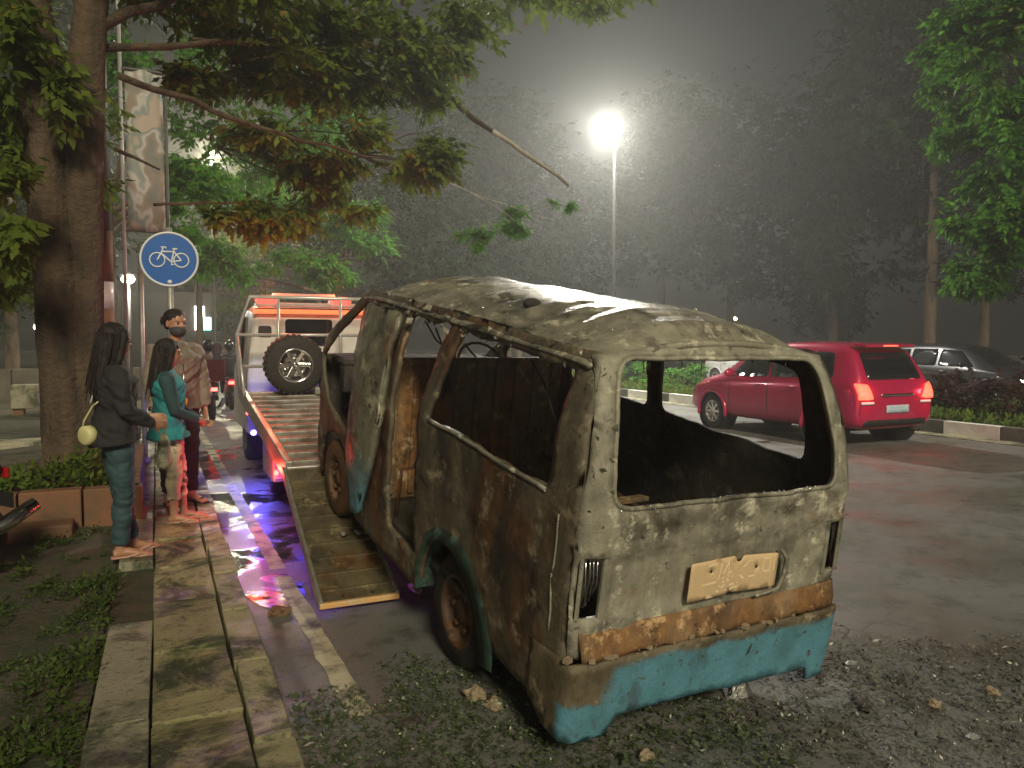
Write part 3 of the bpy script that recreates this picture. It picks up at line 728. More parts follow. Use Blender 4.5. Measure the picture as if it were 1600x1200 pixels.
# interior
b_ = MB(); b_.box((VW / 2, 1.95, .125), (VW - .10, 3.3, .03)); b_.build('floor', M['soot'], van)
cp_ = MB().box((VW / 2, 2.36, .61), (VW - .16, .04, .94)).build('cab_partition', M['brownint'], van, .015)
for q in range(9): MB().box((.16 + q * .148, 2.33, .62), (.05, .03, .88)).build('partition_rib', M['brownint'], cp_, .012)
for x in (.34, 1.14):
    s = empty('seat_frame'); s.parent = van
    b_ = MB(); b_.tube([(x - .2, 2.55, .50), (x - .2, 2.48, .95), (x + .2, 2.48, .95), (x + .2, 2.55, .50)], .014, 6); b_.tube([(x - .2, 2.55, .5), (x - .2, 2.95, .48), (x + .2, 2.95, .48), (x + .2, 2.55, .5)], .014, 6)
    b_.build('seat_tubes', M['burntrim'], s)
    b_ = MB()
    for q in range(5): b_.tube([(x - .19, 2.6 + q * .08, .49), (x, 2.6 + q * .08, .46), (x + .19, 2.6 + q * .08, .49)], .005, 5)
    b_.build('seat_springs', M['burntrim'], s)
b_ = MB(); cst = Vector((1.12, 3.02, .92)); axs = Vector((0, -.75, .65)).normalized(); xs_ = Vector((1, 0, 0)); ys_ = axs.cross(xs_)
ring = [cst + xs_ * .19 * math.cos(a * math.pi / 9) + ys_ * .19 * math.sin(a * math.pi / 9) for a in range(19)]
b_.tube(ring, .012, 6, cap=False); b_.tube([cst, cst - axs * .35], .02, 6)
for a in (0, 6, 12): b_.tube([cst, ring[a]], .009, 5)
b_.build('steering_wheel', M['burntrim'], van)
b_ = MB(); b_.tube([(.30, .55, .40), (.30, .60, .46), (.30, 1.6, .50), (.30, 2.2, .47)], .016, 6); b_.tube([(1.2, .5, .38), (1.2, 1.4, .44), (1.22, 2.2, .42)], .016, 6)
for q in range(5): b_.tube([(.30, .7 + q * .33, .47), (.12, .72 + q * .33, .44), (.10, .72 + q * .33, .15)], .012, 6)
b_.build('bench_frame', M['burntrim'], van)
b_ = MB(); b_.bar((.70, .75, .62), (1.15, 1.0, .52), .06, .025); b_.build('charred_plank', M['brownint'], van, .006)
b_ = MB()
for q in range(26):
    b_.box((rr.uniform(.2, 1.3), rr.uniform(.15, 1.6), .16 + rr.uniform(0, .1)), (rr.uniform(.05, .3), rr.uniform(.05, .3), rr.uniform(.02, .1)), Matrix.Rotation(rr.uniform(0, 3), 3, (rr.random(), rr.random(), 1)))
o = b_.build('charred_debris', M['soot'], van); o['kind'] = 'stuff'
# roof bows, seen through the openings
for q in range(4):
    b_ = MB(); yy = .55 + q * .62; b_.tube([(x / 100, yy, roof_z(x / 100, yy) - .035) for x in range(14, 138, 8)], .014, 6); b_.build('roof_bow', M['soot'], van)
b_ = MB()
for q in range(150):
    w_ = rr.random()
    if w_ < .12: x = rr.uniform(.02, .12); z = rr.uniform(.9, 1.45); p = Vector(rear_map(.01)(x + tumble(z), z))
    else: y_ = rr.uniform(.1, 2.6); p = Vector(side_map(-1, -.012)(y_, 1.40 + rr.uniform(-.02, .05)))
    e_ = rr.uniform(.008, .032); n_ = [Vector((rr.uniform(-1, 1), rr.uniform(-1, 1), rr.uniform(-1, 1))) * e_ for _ in range(4)]
    b_.add([p, p + n_[0], p + n_[0] + n_[1], p + n_[1] + n_[2] * .4], [(0, 1, 2), (0, 2, 3)])
o = b_.build('paint_flakes', M['ash_rear'], van, recalc=False); o['kind'] = 'stuff'
for q, (y0_, y1_, z0_) in enumerate(((1.4, 1.9, 1.38), (1.45, 1.75, 1.36), (2.55, 2.95, 1.3), (.3, .7, 1.36))):
    MB().tube([(.16, y0_, z0_), (.17, y0_ + .3 * (y1_ - y0_), z0_ - .14 - .06 * q), (.16, y0_ + .7 * (y1_ - y0_), z0_ - .10), (.15, y1_, z0_ - .01)], .005, 5).build('hanging_wire', M['soot'], van)
# shreds hanging from the window header
b_ = MB()
for q in range(9): x = rr.uniform(.3, 1.2); L_ = rr.uniform(.03, .07); b_.tube([(x, .15, 1.45), (x + rr.uniform(-.005, .005), .145, 1.45 - L_)], [.003, .0015], 5)
b_.build('melted_seal', M['soot'], van)
def wheel(parent, c, r_, w, tm, rmat, side, flat=0.0, spokes=0, name='wheel'):
    g = empty(name, c); g.parent = parent
    pr = [(-w / 2, r_ * .62), (-w / 2, r_ * .93), (-w * .36, r_), (w * .36, r_), (w / 2, r_ * .93), (w / 2, r_ * .62)]
    b_ = MB().lathe((0, 0, 0), (1, 0, 0), pr, 28)
    if flat: b_.v = [(x, yy, max(z, -r_ + flat)) for x, yy, z in b_.v]
    b_.build('tyre', tm, g)
    b_ = MB(); s = side
    b_.lathe((0, 0, 0), (s, 0, 0), [(w * .5, r_ * .64), (w * .52, r_ * .6), (w * .40, r_ * .56), (w * .2, r_ * .5), (w * .22, r_ * .22), (w * .38, r_ * .18), (w * .38, .001)], 24)
    b_.lathe((0, 0, 0), (s, 0, 0), [(-w * .5, r_ * .62), (w * .1, r_ * .55)], 24)
    b_.build('rim', rmat, g)
    if spokes:
        b_ = MB()
        for q in range(spokes):
            a = 2 * math.pi * q / spokes; b_.bar((s * w * .36, 0, 0), (s * w * .44, r_ * .6 * math.cos(a), r_ * .6 * math.sin(a)), r_ * .16, w * .14, up=(1, 0, 0))
        b_.build('spokes', M['chrome'], g, .004)
    else:
        b_ = MB()
        for q in range(6): a = q * math.pi / 3; b_.lathe((s * w * .3, r_ * .34 * math.cos(a), r_ * .34 * math.sin(a)), (s, 0, 0), [(-.02, .018), (.01, .018), (.012, .001)], 8)
        b_.build('wheel_nuts', rmat, g)
    return g
wheel(van, (.13, RW[0], .005), .29, .16, M['tyre'], M['burntrim'], -1, .02)
wheel(van, (VW - .13, RW[0], .005), .29, .16, M['tyre'], M['burntrim'], 1, .02)
wheel(van, (.07, FW[0], FW[1] + .03), .27, .14, M['burntrim'], M['burntrim'], -1)
wheel(van, (VW - .07, FW[0], FW[1] + .03), .27, .14, M['burntrim'], M['burntrim'], 1)
b_ = MB(); b_.tube([(.1, RW[0], .0), (VW - .1, RW[0], .0)], .04, 8); b_.ball((VW / 2, RW[0], 0), .11); b_.tube([(.4, .1, .08), (.4, 3.2, .06)], .03, 6); b_.tube([(1.1, .1, .08), (1.1, 3.2, .06)], .03, 6); b_.build('chassis', M['soot'], van)
b_ = MB()
for q in range(42): x = rr.uniform(.16, 1.34); p = rear_map(.018)(x, .903 + rr.uniform(-.004, .008)); b_.ball(p, rr.uniform(.002, .0055), 6, 4)
for q in range(50): x = rr.uniform(.2, 1.2); yy = rr.uniform(.3, 1.6); b_.ball((x, yy, roof_z(x, yy) + .006), rr.uniform(.003, .006), 6, 4)
m_, nt_, pb_ = nodes('water drops'); pb_.inputs['Base Color'].default_value = (.9, .9, .9, 1); pb_.inputs['Roughness'].default_value = .05; pb_.inputs['Metallic'].default_value = .8
o = b_.build('water_drops', m_, van); o['kind'] = 'stuff'

# ------------------------------------------------------------------ tow truck
tt = empty('tow_truck', (.9, 6.2, 0), label='flatbed tow truck with red roof beacons and lowered wheel ramps', cat='truck')
def T(x, y, z): return (x - .9, y - 6.2, z)
BW = 2.05; sl = math.atan2(.40, 3.6)
def deckz(y): return .66 + (y - 6.2) * (.40 / 3.6)
rotd = Matrix.Rotation(sl, 3, 'X')
b_ = MB(); b_.box(T(.9 + BW / 2, 8.0, deckz(8.0) - .04), (BW - .10, 3.62, .06), rotd); deck = b_.build('flatbed', M['deck'], tt, .006)
for q in range(13):
    yy = 6.36 + q * .27; b_ = MB(); b_.box(T(.9 + BW / 2, yy, deckz(yy) + .002), (BW - .14, .05, .035), rotd); b_.build('deck_rib', M['deck'], deck, .008)
for x in (.92, .9 + BW - .02):
    b_ = MB(); b_.bar(T(x, 6.16, deckz(6.16) - .02), T(x, 9.86, deckz(9.86) - .02), .06, .17); b_.build('side_rail', M['steel'], tt, .01)
b_ = MB(); b_.bar(T(.9, 6.17, deckz(6.17) - .06), T(.9 + BW, 6.17, deckz(6.17) - .06), .05, .16); b_.build('tail_beam', M['steel'], tt, .01)
for x in (.86, 2.20):
    g = empty('wheel_ramp'); g.parent = tt; w_ = .50
    a = Vector(T(x + w_ / 2, 4.66, .035)); c = Vector(T(x + w_ / 2, 6.14, deckz(6.14) - .01)); d_ = (c - a).normalized(); n_ = Vector((0, -d_.z, d_.y))
    b_ = MB(); b_.bar(a, c, w_ - .03, .035); b_.build('tread_plate', M['ramp'], g, .004)
    for s_ in (-1, 1):
        b_ = MB(); o_ = Vector((s_ * (w_ / 2 - .01), 0, 0)); b_.bar(a + o_ + n_ * .012, c + o_ + n_ * .012, .022, .075); b_.build('ramp_rail', M['steel'], g, .004)
    b_ = MB(); b_.box(a + Vector((0, -.005, .012)), (w_, .035, .035)); b_.build('ramp_lip', M['rampedge'], g, .006)
    b_ = MB()
    for q in range(9): p = a.lerp(c, .08 + q * .1) + n_ * .02; b_.bar(p - Vector((w_ / 2 - .04, 0, 0)), p + Vector((w_ / 2 - .04, 0, 0)), .02, .012)
    b_.build('ramp_cleats', M['ramp'], g)
# headboard frame
HY = 9.78
def tubeP(name, pts, r_=.022, mat=None, par=None): b_ = MB(); b_.tube([T(*p) for p in pts], r_, 8); return b_.build(name, mat or M['silver'], par or tt)
hb = empty('headboard'); hb.parent = tt
tubeP('frame_tube', [(.90, HY, 1.03), (.88, HY, 1.75), (1.03, HY, 2.20), (2.78, HY, 2.20), (2.95, HY, 1.75), (2.95, HY, 1.03)], .026, None, hb)
for z in (1.74, 1.36): tubeP('cross_tube', [(.88, HY, z), (2.95, HY, z)], .02, None, hb)
for x in (1.36, 2.12): tubeP('upright_tube', [(x, HY, 1.05), (x, HY, 2.20)], .02, None, hb)
tubeP('brace_tube', [(.90, HY - .55, deckz(9.2) + .02), (.88, HY, 1.75)], .018, None, hb)
# cab
cab_v = []; CX0, CX1 = 1.02, 2.82
prof = [(10.25, .62), (10.20, 1.2), (10.24, 1.95), (10.32, 2.09), (10.75, 2.14), (11.35, 2.10), (11.55, 1.98), (12.02, 1.28), (12.10, .9), (12.06, .45), (10.3, .45)]
b_ = MB(); n = len(prof)
for x, ins in ((CX0, .07), (CX0 + .05, 0), (CX1 - .05, 0), (CX1, .07)):
    for yy, z in prof:
        tum = .10 * max(0, z - 1.25) / .9
        xx = x + (tum if x < 1.9 else -tum); cy = 11.1; cz = 1.3
        b_.v.append(T(xx, cy + (yy - cy) * (1 - ins * .6), cz + (z - cz) * (1 - ins)))
for q in range(3):
    for i in range(n): b_.f.append((q * n + i, q * n + (i + 1) % n, (q + 1) * n + (i + 1) % n, (q + 1) * n + i)); b_.sm.append(False)
b_.f.append(tuple(range(n))[::-1]); b_.f.append(tuple(range(3 * n, 4 * n))); b_.sm += [False, False]
cab = b_.build('cab', M['white'], tt, .03)
b_ = MB(); b_.prism(round_poly([(1.50 - .9, 1.62), (2.10 - .9, 1.62), (2.10 - .9, 1.95), (1.50 - .9, 1.95)], .05), 0, .02, Matrix.Rotation(R(90), 3, 'X'), (0, 10.205 - 6.2, 0)); b_.build('rear_window', M['glass'], cab)
b_ = MB(); b_.prism(round_poly([(1.17 - .9, 1.74), (1.33 - .9, 1.74), (1.33 - .9, 1.86), (1.17 - .9, 1.86)], .03), 0, .02, Matrix.Rotation(R(90), 3, 'X'), (0, 10.205 - 6.2, 0)); b_.build('vent', M['black'], cab)
b_ = MB(); b_.add([T(1.04, 11.0, 1.36), T(1.04, 11.72, 1.36), T(1.11, 11.42, 1.98), T(1.10, 11.0, 2.0)], [(0, 1, 2, 3)]); o = b_.build('side_window', M['glass'], cab); o.modifiers.new('s', 'SOLIDIFY').thickness = .03
b_ = MB(); b_.bar(T(1.0, 11.75, 1.4), T(.80, 11.78, 1.45), .02); b_.box(T(.78, 11.78, 1.52), (.10, .06, .26)); b_.build('mirror', M['black'], cab, .01)
# rear face trim: amber strip under the beacons, roof rack sign board
b_ = MB(); b_.box(T(1.92, 10.19, 2.045), (1.62, .03, .055)); b_.build('amber_strip', M['orange_l'], cab)
lb = empty('light_bar'); lb.parent = tt
b_ = MB(); b_.box(T(1.9, 10.32, 2.135), (1.5, .2, .05)); b_.build('bar_base', M['silver'], lb, .01)
for x in (1.28, 2.24):
    b_ = MB(); b_.box(T(x, 10.30, 2.19), (.24, .20, .085)); b_.build('red_beacon', M['red_l'], lb, .025)
b_ = MB(); b_.box(T(1.78, 10.40, 2.27), (.8, .05, .035)); b_.bar(T(1.42, 10.4, 2.12), T(1.42, 10.4, 2.27), .03); b_.bar(T(2.12, 10.4, 2.12), T(2.12, 10.4, 2.27), .03); b_.build('rack', M['silver'], lb)
# chassis, boxes and wheels below the bed
b_ = MB()
for x in (1.5, 2.3): b_.bar(T(x, 6.5, .56), T(x, 11.9, .60), .10, .18)
b_.bar(T(1.0, 6.62, .44), T(2.85, 6.62, .44), .08, .12); b_.build('chassis', M['dark'], tt, .01)
tb_ = MB(); tb_.box(T(1.03, 7.55, .53), (.2, .75, .30)); tbx = tb_.build('tool_box', simple('blue grey box', (.30, .36, .52), (.24, .29, .42), 6, .4), tt, .015)
b_ = MB(); b_.box(T(1.03, 7.165, .46), (.19, .012, .10)); b_.build('white_plate', M['white'], tbx, .003)
b_ = MB(); b_.ball(T(.955, 7.15, .47), .022, 8, 6); b_.build('marker_light', M['red_s'], tbx)
b_ = MB(); b_.ball(T(.905, 9.0, .86), .02, 8, 6); b_.build('marker_light', M['red_s'], tt)
b_ = MB(); b_.ball(T(1.0, 9.35, .60), .035, 8, 6); b_.build('blue_lamp', M['blue_l'], tt)
b_ = MB(); b_.ball(T(1.06, 6.75, .52), .012, 8, 6); b_.build('blue_lamp', M['blue_l'], tt)
for yy in (8.65, 11.35):
    for x, s_ in ((1.22, -1), (2.66, 1)): wheel(tt, T(x, yy, .36), .36, .24, M['tyre'], M['steel'], s_)
for x in (1.16, 2.72): MB().box(T(x, 8.65, .80), (.3, .9, .03)).build('mudguard', M['black'], tt)
lamp('red_glow', T(.74, 7.02, .52), 4.6, (1, .05, .03), .04, tt)
lamp('beacon_glow', T(1.28, 10.28, 2.38), 15, (1, .12, .05), .08, tt)
lamp('beacon_glow', T(2.24, 10.28, 2.38), 8, (1, .12, .05), .08, tt)
lamp('blue_glow', T(.98, 9.2, .36), 11, (.10, .08, 1), .05, tt)
lamp('blue_glow', T(1.12, 6.70, .34), 1.2, (.10, .07, 1), .04, tt)
wi = empty('winch'); wi.parent = tt
MB().lathe(T(2.0, 9.35, deckz(9.35) + .16), (1, 0, 0), [(-.22, .001), (-.22, .13), (-.19, .13), (-.19, .08), (.19, .08), (.19, .13), (.22, .13), (.22, .001)], 20).build('drum', M['dark'], wi)
MB().box(T(2.0, 9.42, deckz(9.35) + .06), (.6, .3, .08)).build('base', M['steel'], wi, .01)
MB().tube([T(2.0, 9.3, deckz(9.3) + .22), T(2.0, 8.0, deckz(8) + .16), T(2.02, 6.45, deckz(6.45) + .12)], .009, 6).build('cable', M['steel'], wi)
# spare wheel leaning on the headboard
sp = empty('spare_wheel', (1.50, 9.50, deckz(9.5) + .36), (R(6), 0, 0), label='spare truck tyre with alloy rim standing against the headboard', cat='wheel')
g = MB().lathe((0, 0, 0), (0, -1, 0), [(-.12, .2), (-.12, .31), (-.09, .35), (.09, .35), (.12, .31), (.12, .2)], 32); tyre = g.build('tyre', M['tyre'], sp)
b_ = MB()
for q in range(32): a = 2 * math.pi * q / 32; b_.box((.345 * math.cos(a), 0, .345 * math.sin(a)), (.03, .2, .028), Matrix.Rotation(-a, 3, 'Y'))
b_.build('tread_blocks', M['tyre'], tyre)
rim = MB().lathe((0, 0, 0), (0, -1, 0), [(.12, .205), (.125, .195), (.10, .18), (.0, .17), (-.02, .05), (.05, .045), (.055, .001)], 28).build('rim', M['chrome'], sp)
b_ = MB()
for q in range(6): a = 2 * math.pi * q / 6; b_.bar((.03 * math.cos(a), -.05, .03 * math.sin(a)), (.18 * math.cos(a), -.08, .18 * math.sin(a)), .045, .03, up=(0, 1, 0))
b_.build('spokes', M['chrome'], rim, .006)

# ------------------------------------------------------------------ people
def hand(mb, w, d, nrm, s=1.0, curl=.5, flip=1):
    """palm, four unequal bent fingers and a thumb; d = direction of the fingers, nrm = palm normal"""
    d = Vector(d).normalized(); n_ = Vector(nrm); n_ = (n_ - d * n_.dot(d)).normalized(); x = d.cross(n_) * flip; w = Vector(w)
    mb.tube([w - d * .02 * s, w + d * .03 * s, w + d * .085 * s], [(.022 * s, .016 * s), (.036 * s, .015 * s), (.036 * s, .012 * s)], 10, ref=x)
    for i, (o_, L) in enumerate(((-.027, .062), (-.009, .074), (.009, .070), (.026, .054))):
        p = w + d * .082 * s + x * o_ * s; L *= s; dd = d.copy(); pts = [p - d * .015 * s, p]
        for k_, fr in enumerate((.45, .32, .23)):
            dd = (dd + n_ * curl * (.55 + .25 * k_)).normalized(); p = p + dd * L * fr; pts.append(p)
        mb.tube(pts, [.0085 * s, .0088 * s, .0082 * s, .0075 * s, .006 * s], 7)
    p = w + d * .03 * s - x * .030 * s; t1 = (d * .6 - x * .75 + n_ * .35).normalized(); t2 = (d * .9 - x * .15 + n_ * .5).normalized()
    mb.tube([p + x * .012 * s, p + t1 * .032 * s, p + t1 * .032 * s + t2 * .03 * s], [.0125 * s, .0105 * s, .0075 * s], 7)
def displace(o, fn):
    vs = [(v.co.copy(), v.normal.copy()) for v in o.data.vertices]
    o.data.vertices.foreach_set('co', [q for c_, n_ in vs for q in c_ + n_ * fn(c_)]); o.data.update()
def person(loc, ang, h, arms, feet, label, top_m, trou_m, hair, trou_end=.06, sleeve=1.0, head_turn=0, nod=.0, hem=.47, skirtw=1.0, mask=False, bulk=1.0, shoe=None, top_name='jacket'):
    s = h / 1.6; P = empty('person', loc, (0, 0, ang), label=label, cat='person'); V = lambda x, y, z: Vector((x * s, y * s, z * s))
    body = MB(); top = MB(); trou = MB()
    # torso: (z, rx, ry, y)
    tor = [(.76, .15, .10, -.01), (.84, .165, .112, -.015), (.94, .150, .100, -.005), (1.02, .138, .092, .0), (1.12, .150, .102, .005), (1.22, .165, .105, .0), (1.29, .165, .085, -.01), (1.335, .115, .065, -.012), (1.36, .060, .055, -.005)]
    body.tube([V(0, y_, z) for z, a, b_, y_ in tor], [(a * s * .96, b_ * s * .96) for z, a, b_, y_ in tor], 20, ref=(1, 0, 0))
    hz = hem * 1.6
    tt_ = [t for t in tor if t[0] > hz + .03]; z0 = (hz, tor[1][1] * 1.10 * skirtw, tor[1][2] * 1.16 * skirtw, -.01)
    tt_ = [z0] + tt_
    top.tube([V(0, y_, z) for z, a, b_, y_ in tt_], [(a * s * (1.10 * bulk if z < 1.25 else 1.03) + .006, b_ * s * (1.14 * bulk if z < 1.25 else 1.06) + .006) for z, a, b_, y_ in tt_], 22, ref=(1, 0, 0))
    # neck and head
    body.tube([V(0, -.012, 1.33), V(0, .0, 1.39), V(0, .012, 1.44)], [.056 * s, .050 * s, .052 * s], 14)
    hd = MB(); hc = V(0, .012, 1.50)
    hd.ball((0, -.012 * s, .03 * s), (.076 * s, .094 * s, .085 * s), 18, 14); hd.ball((0, .022 * s, -.02 * s), (.062 * s, .068 * s, .088 * s), 16, 12); hd.ball((0, .042 * s, -.078 * s), (.034 * s, .036 * s, .028 * s), 12, 8)
    hd.tube([(0, .076 * s, .022 * s), (0, .098 * s, -.012 * s), (0, .082 * s, -.028 * s)], [.008 * s, .014 * s, .013 * s], 8)
    hd.ball((0, .078 * s, -.052 * s), (.024 * s, .014 * s, .009 * s), 10, 6); hd.ball((0, .074 * s, .032 * s), (.05 * s, .018 * s, .010 * s), 12, 6)
    for sx in (-1, 1): hd.ball((sx * .074 * s, -.006 * s, -.005 * s), (.010 * s, .019 * s, .030 * s), 8, 7)
    rot = Matrix.Rotation(head_turn, 3, 'Z') @ Matrix.Rotation(nod, 3, 'X')
    hd.v = [tuple(rot @ Vector(p) + hc) for p in hd.v]; body.add(hd.v, hd.f, True)
    # arms: (shoulder implied), elbow, wrist, fingers dir, palm normal
    for sx, (el, wr, fd, pn) in zip((1, -1), arms):
        sh = V(sx * .168, -.01, 1.275); el = V(*el); wr = V(*wr)
        pts = [V(sx * .10, -.01, 1.29), sh, sh.lerp(el, .5), el, el.lerp(wr, .45), wr]
        body.tube(pts, [.045 * s, .048 * s, .042 * s, .036 * s, .035 * s, .023 * s], 12)
        hand(body, wr, fd, pn, s, .45, sx)
        if sleeve > 0:
            e2 = el.lerp(wr, sleeve * .96) if sleeve > .5 else sh.lerp(el, sleeve * 2)
            ps = [V(sx * .09, -.01, 1.29), sh, sh.lerp(el, .5), el, el.lerp(e2, .5), e2] if sleeve > .5 else [V(sx * .09, -.01, 1.29), sh, e2]
            top.tube(ps, [.060 * s * bulk, .064 * s * bulk, .056 * s * bulk, .050 * s * bulk, .047 * s * bulk, .036 * s * bulk][:len(ps)], 14)
    # legs: hip, knee, ankle, toe direction
    sh_m = MB()
    for sx, (kn, an, toe) in zip((1, -1), feet):
        hp = V(sx * .085, -.005, .86); kn = V(*kn); an = V(*an); td = Vector((toe[0], toe[1], 0)).normalized()
        body.tube([hp, hp.lerp(kn, .4), kn, kn.lerp(an, .35), an], [.086 * s, .074 * s, .054 * s, .050 * s, .034 * s], 14)
        fz = Vector((an.x, an.y, .0)); heel = fz - td * .045 * s
        body.tube([an, an.lerp(fz, .55) + td * .005], [.034 * s, .036 * s], 10)
        px_ = Vector((td.y, -td.x, 0))
        body.tube([heel + Vector((0, 0, .03 * s)), fz + td * .05 * s + Vector((0, 0, .038 * s)), fz + td * .12 * s + Vector((0, 0, .024 * s)), fz + td * .17 * s + Vector((0, 0, .016 * s))], [(.030 * s, .028 * s), (.036 * s, .032 * s), (.044 * s, .020 * s), (.038 * s, .013 * s)], 12, ref=px_)
        for k_ in range(5): q = (k_ - 2) * .016 * s; body.ball(fz + td * (.182 - .004 * abs(k_ - 1.5)) * s + px_ * q * sx + Vector((0, 0, .014 * s)), (.011 * s, .011 * s, .010 * s), 8, 6)
        if shoe:
            sole = [heel - td * .012 * s, fz + td * .05 * s, fz + td * .13 * s, fz + td * .205 * s]
            sh_m.tube([p + Vector((0, 0, .004)) for p in sole], [(.034 * s, .010), (.036 * s, .010), (.050 * s, .010), (.036 * s, .010)], 12, ref=px_)
            for sg in (-1, 1): sh_m.tube([fz + td * .15 * s + Vector((0, 0, .042 * s)), fz + td * .11 * s + px_ * sg * .045 * s + Vector((0, 0, .02 * s)), fz + td * .05 * s + px_ * sg * .042 * s + Vector((0, 0, .012 * s))], .009 * s, 6)
        e_ = kn.lerp(an, 1 - trou_end)
        trou.tube([hp + Vector((0, 0, .05 * s)), hp.lerp(kn, .45), kn, kn.lerp(e_, .5), e_], [.099 * s, .090 * s, .070 * s, .064 * s, .056 * s], 16)
    trou.tube([V(0, -.005, .80), V(0, -.012, .85), V(0, -.005, .94), V(0, 0, 1.02)], [(.14 * s, .105 * s), (.176 * s, .122 * s), (.162 * s, .110 * s), (.146 * s, .100 * s)], 18, ref=(1, 0, 0))
    B_ = remesh(body, 'body', M['skin'], P, .0075, 4)
    tr_ = remesh(trou, 'trousers', trou_m, P, .011, 5); tp = remesh(top, top_name, top_m, P, .011, 4)
    for ob_, am in ((tr_, .013), (tp, .016)):
        displace(ob_, lambda c_: am * fbm((c_.x * 5 + ang, c_.y * 5, c_.z * 15 + c_.x * 9), 1, 3) + am * .5 * fbm((c_.x * 14, c_.y * 14, c_.z * 9 - ang), 1, 3))
    if shoe:
        sh_m.v = [(x, y_, max(z, -.004)) for x, y_, z in sh_m.v]; sh_m.build('sandals', shoe, P)
    for sx in (-1, 1): em = MB(); em.ball(rot @ Vector((sx * .030 * s, .083 * s, .010 * s)) + hc, (.011 * s, .006 * s, .007 * s), 8, 6); em.build('eye', M['black'], P)
    hm = MB(); hr = lambda x, y_, z: tuple(rot @ (Vector((x, y_, z)) * s) + hc)
    if hair == 'long':
        hm.ball((0, 0, 0), (.088 * s, .104 * s, .094 * s), 18, 12); hm.v = [tuple(rot @ (Vector(p) + Vector((0, -.022, .040)) * s) + hc) for p in hm.v]
        hm.tube([hr(0, -.045, .03), hr(0, -.066, -.04), hr(0, -.072, -.12), hr(0, -.085, -.22), hr(0, -.095, -.32), hr(0, -.09, -.40)], [(.084 * s, .070 * s), (.094 * s, .066 * s), (.098 * s, .056 * s), (.100 * s, .046 * s), (.085 * s, .036 * s), (.05 * s, .022 * s)], 18, ref=rot @ Vector((1, 0, 0)))
        for sx in (-1, 1): hm.tube([hr(sx * .055, .035, .085), hr(sx * .080, .03, .03), hr(sx * .082, .02, -.05), hr(sx * .085, .005, -.14), hr(sx * .08, -.01, -.24)], [.022 * s, .026 * s, .027 * s, .026 * s, .012 * s], 10)
    else:
        hm.ball((0, 0, 0), (.083 * s, .098 * s, .080 * s), 18, 12); hm.v = [tuple(rot @ (Vector(p) + Vector((0, -.024, .046)) * s) + hc) for p in hm.v]
        hm.tube([hr(0, -.06, .02), hr(0, -.062, -.05)], [(.070 * s, .045 * s), (.060 * s, .038 * s)], 14, ref=rot @ Vector((1, 0, 0)))
    ho = remesh(hm, 'hair', M['hair'], P, .010, 3)
    displace(ho, lambda c_: .006 * fbm((c_.x * 60, c_.y * 60, c_.z * 6)))
    sm_ = MB(); rs_ = random.Random(int(h * 100))
    for q in range(90 if hair == 'long' else 40):
        a_ = rs_.uniform(math.pi * .92, math.pi * 2.08); L_ = rs_.uniform(.25, .50) if hair == 'long' else .07
        p_ = Vector((.088 * math.cos(a_), -.022 + .104 * math.sin(a_), .05)); pts = []
        for k_ in range(6):
            t = k_ / 5; pts.append(hr(p_.x * (1.02 + .12 * math.sin(t * 3)) + rs_.uniform(-.004, .004), p_.y - .03 * t * (L_ / .4) + rs_.uniform(-.006, .004), p_.z - L_ * t))
        sm_.tube(pts, [.0035 * s, .004 * s, .004 * s, .0035 * s, .0028 * s, .001 * s], 4)
    so_ = sm_.build('hair_strands', M['hair'], ho, recalc=False); so_['kind'] = 'stuff'
    if mask:
        mm = MB(); mm.ball((0, 0, 0), (.067 * s, .074 * s, .058 * s), 16, 10); mm.v = [tuple(rot @ (Vector(p) + Vector((0, .034, -.052)) * s) + hc) for p in mm.v if True]
        mm.build('face_mask', M['mask'], P)
    return P, tp, hc, s
Z0 = .154
w1, w1top, _, ws = person((-.27, 6.0, Z0), R(-78), 1.60, [((.215, .03, 1.03), (.16, .20, .93), (-.35, .8, -.1), (-1, 0, 0)), ((-.21, .05, 1.03), (-.12, .22, .95), (.35, .8, 0), (1, 0, 0))],
    [((.09, .02, .46), (.075, -.01, .075), (.12, 1)), ((-.085, .03, .46), (-.085, .09, .075), (-.2, 1))],
    'woman with long black hair in a black top and teal jeans', M['blackcloth'], M['jeans'], 'long', head_turn=R(8), nod=R(-8), hem=.50, bulk=1.12, shoe=M['sandal'], top_name='black_top')
b_ = MB(); b_.lathe((.04, -.155, 1.12), (0, -1, .15), [(0, .045), (.004, .045), (.004, .026), (0, .026)], 16); b_.build('white_print', M['sign_white'], w1top)
w2, w2top, _, _ = person((.08, 6.98, Z0), R(-92), 1.50, [((.19, .05, 1.00), (.07, .25, .90), (-.55, .7, -.3), (-.7, -.2, .5)), ((-.19, .06, 1.00), (-.05, .26, .89), (.5, .75, -.3), (.7, -.2, .5))],
    [((.085, .03, .46), (.08, .02, .075), (.1, 1)), ((-.085, .06, .46), (-.08, .10, .075), (-.1, 1))],
    'girl with long hair in a teal shirt and patterned trousers', M['teal'], M['pattern'], 'long', trou_end=.34, sleeve=.0, head_turn=R(-4), nod=R(-6), hem=.47, skirtw=1.12, bulk=1.10, shoe=M['sandal'], top_name='teal_shirt')
sl_ = MB(); s2 = 1.5 / 1.6
for sx, el, wr in ((1, (.19, .05, 1.0), (.07, .25, .90)), (-1, (-.19, .06, 1.0), (-.05, .26, .89))):
    a = Vector((sx * .09, -.01, 1.29)) * s2; b1 = Vector((sx * .168, -.01, 1.275)) * s2; c = Vector(el) * s2; d_ = Vector(wr) * s2
    sl_.tube([a, b1, b1.lerp(c, .5), c, c.lerp(d_, .5), c.lerp(d_, .92)], [.062, .066, .058, .05, .045, .036], 14)
remesh(sl_, 'sleeves', M['darkteal'], w2, .012, 4)
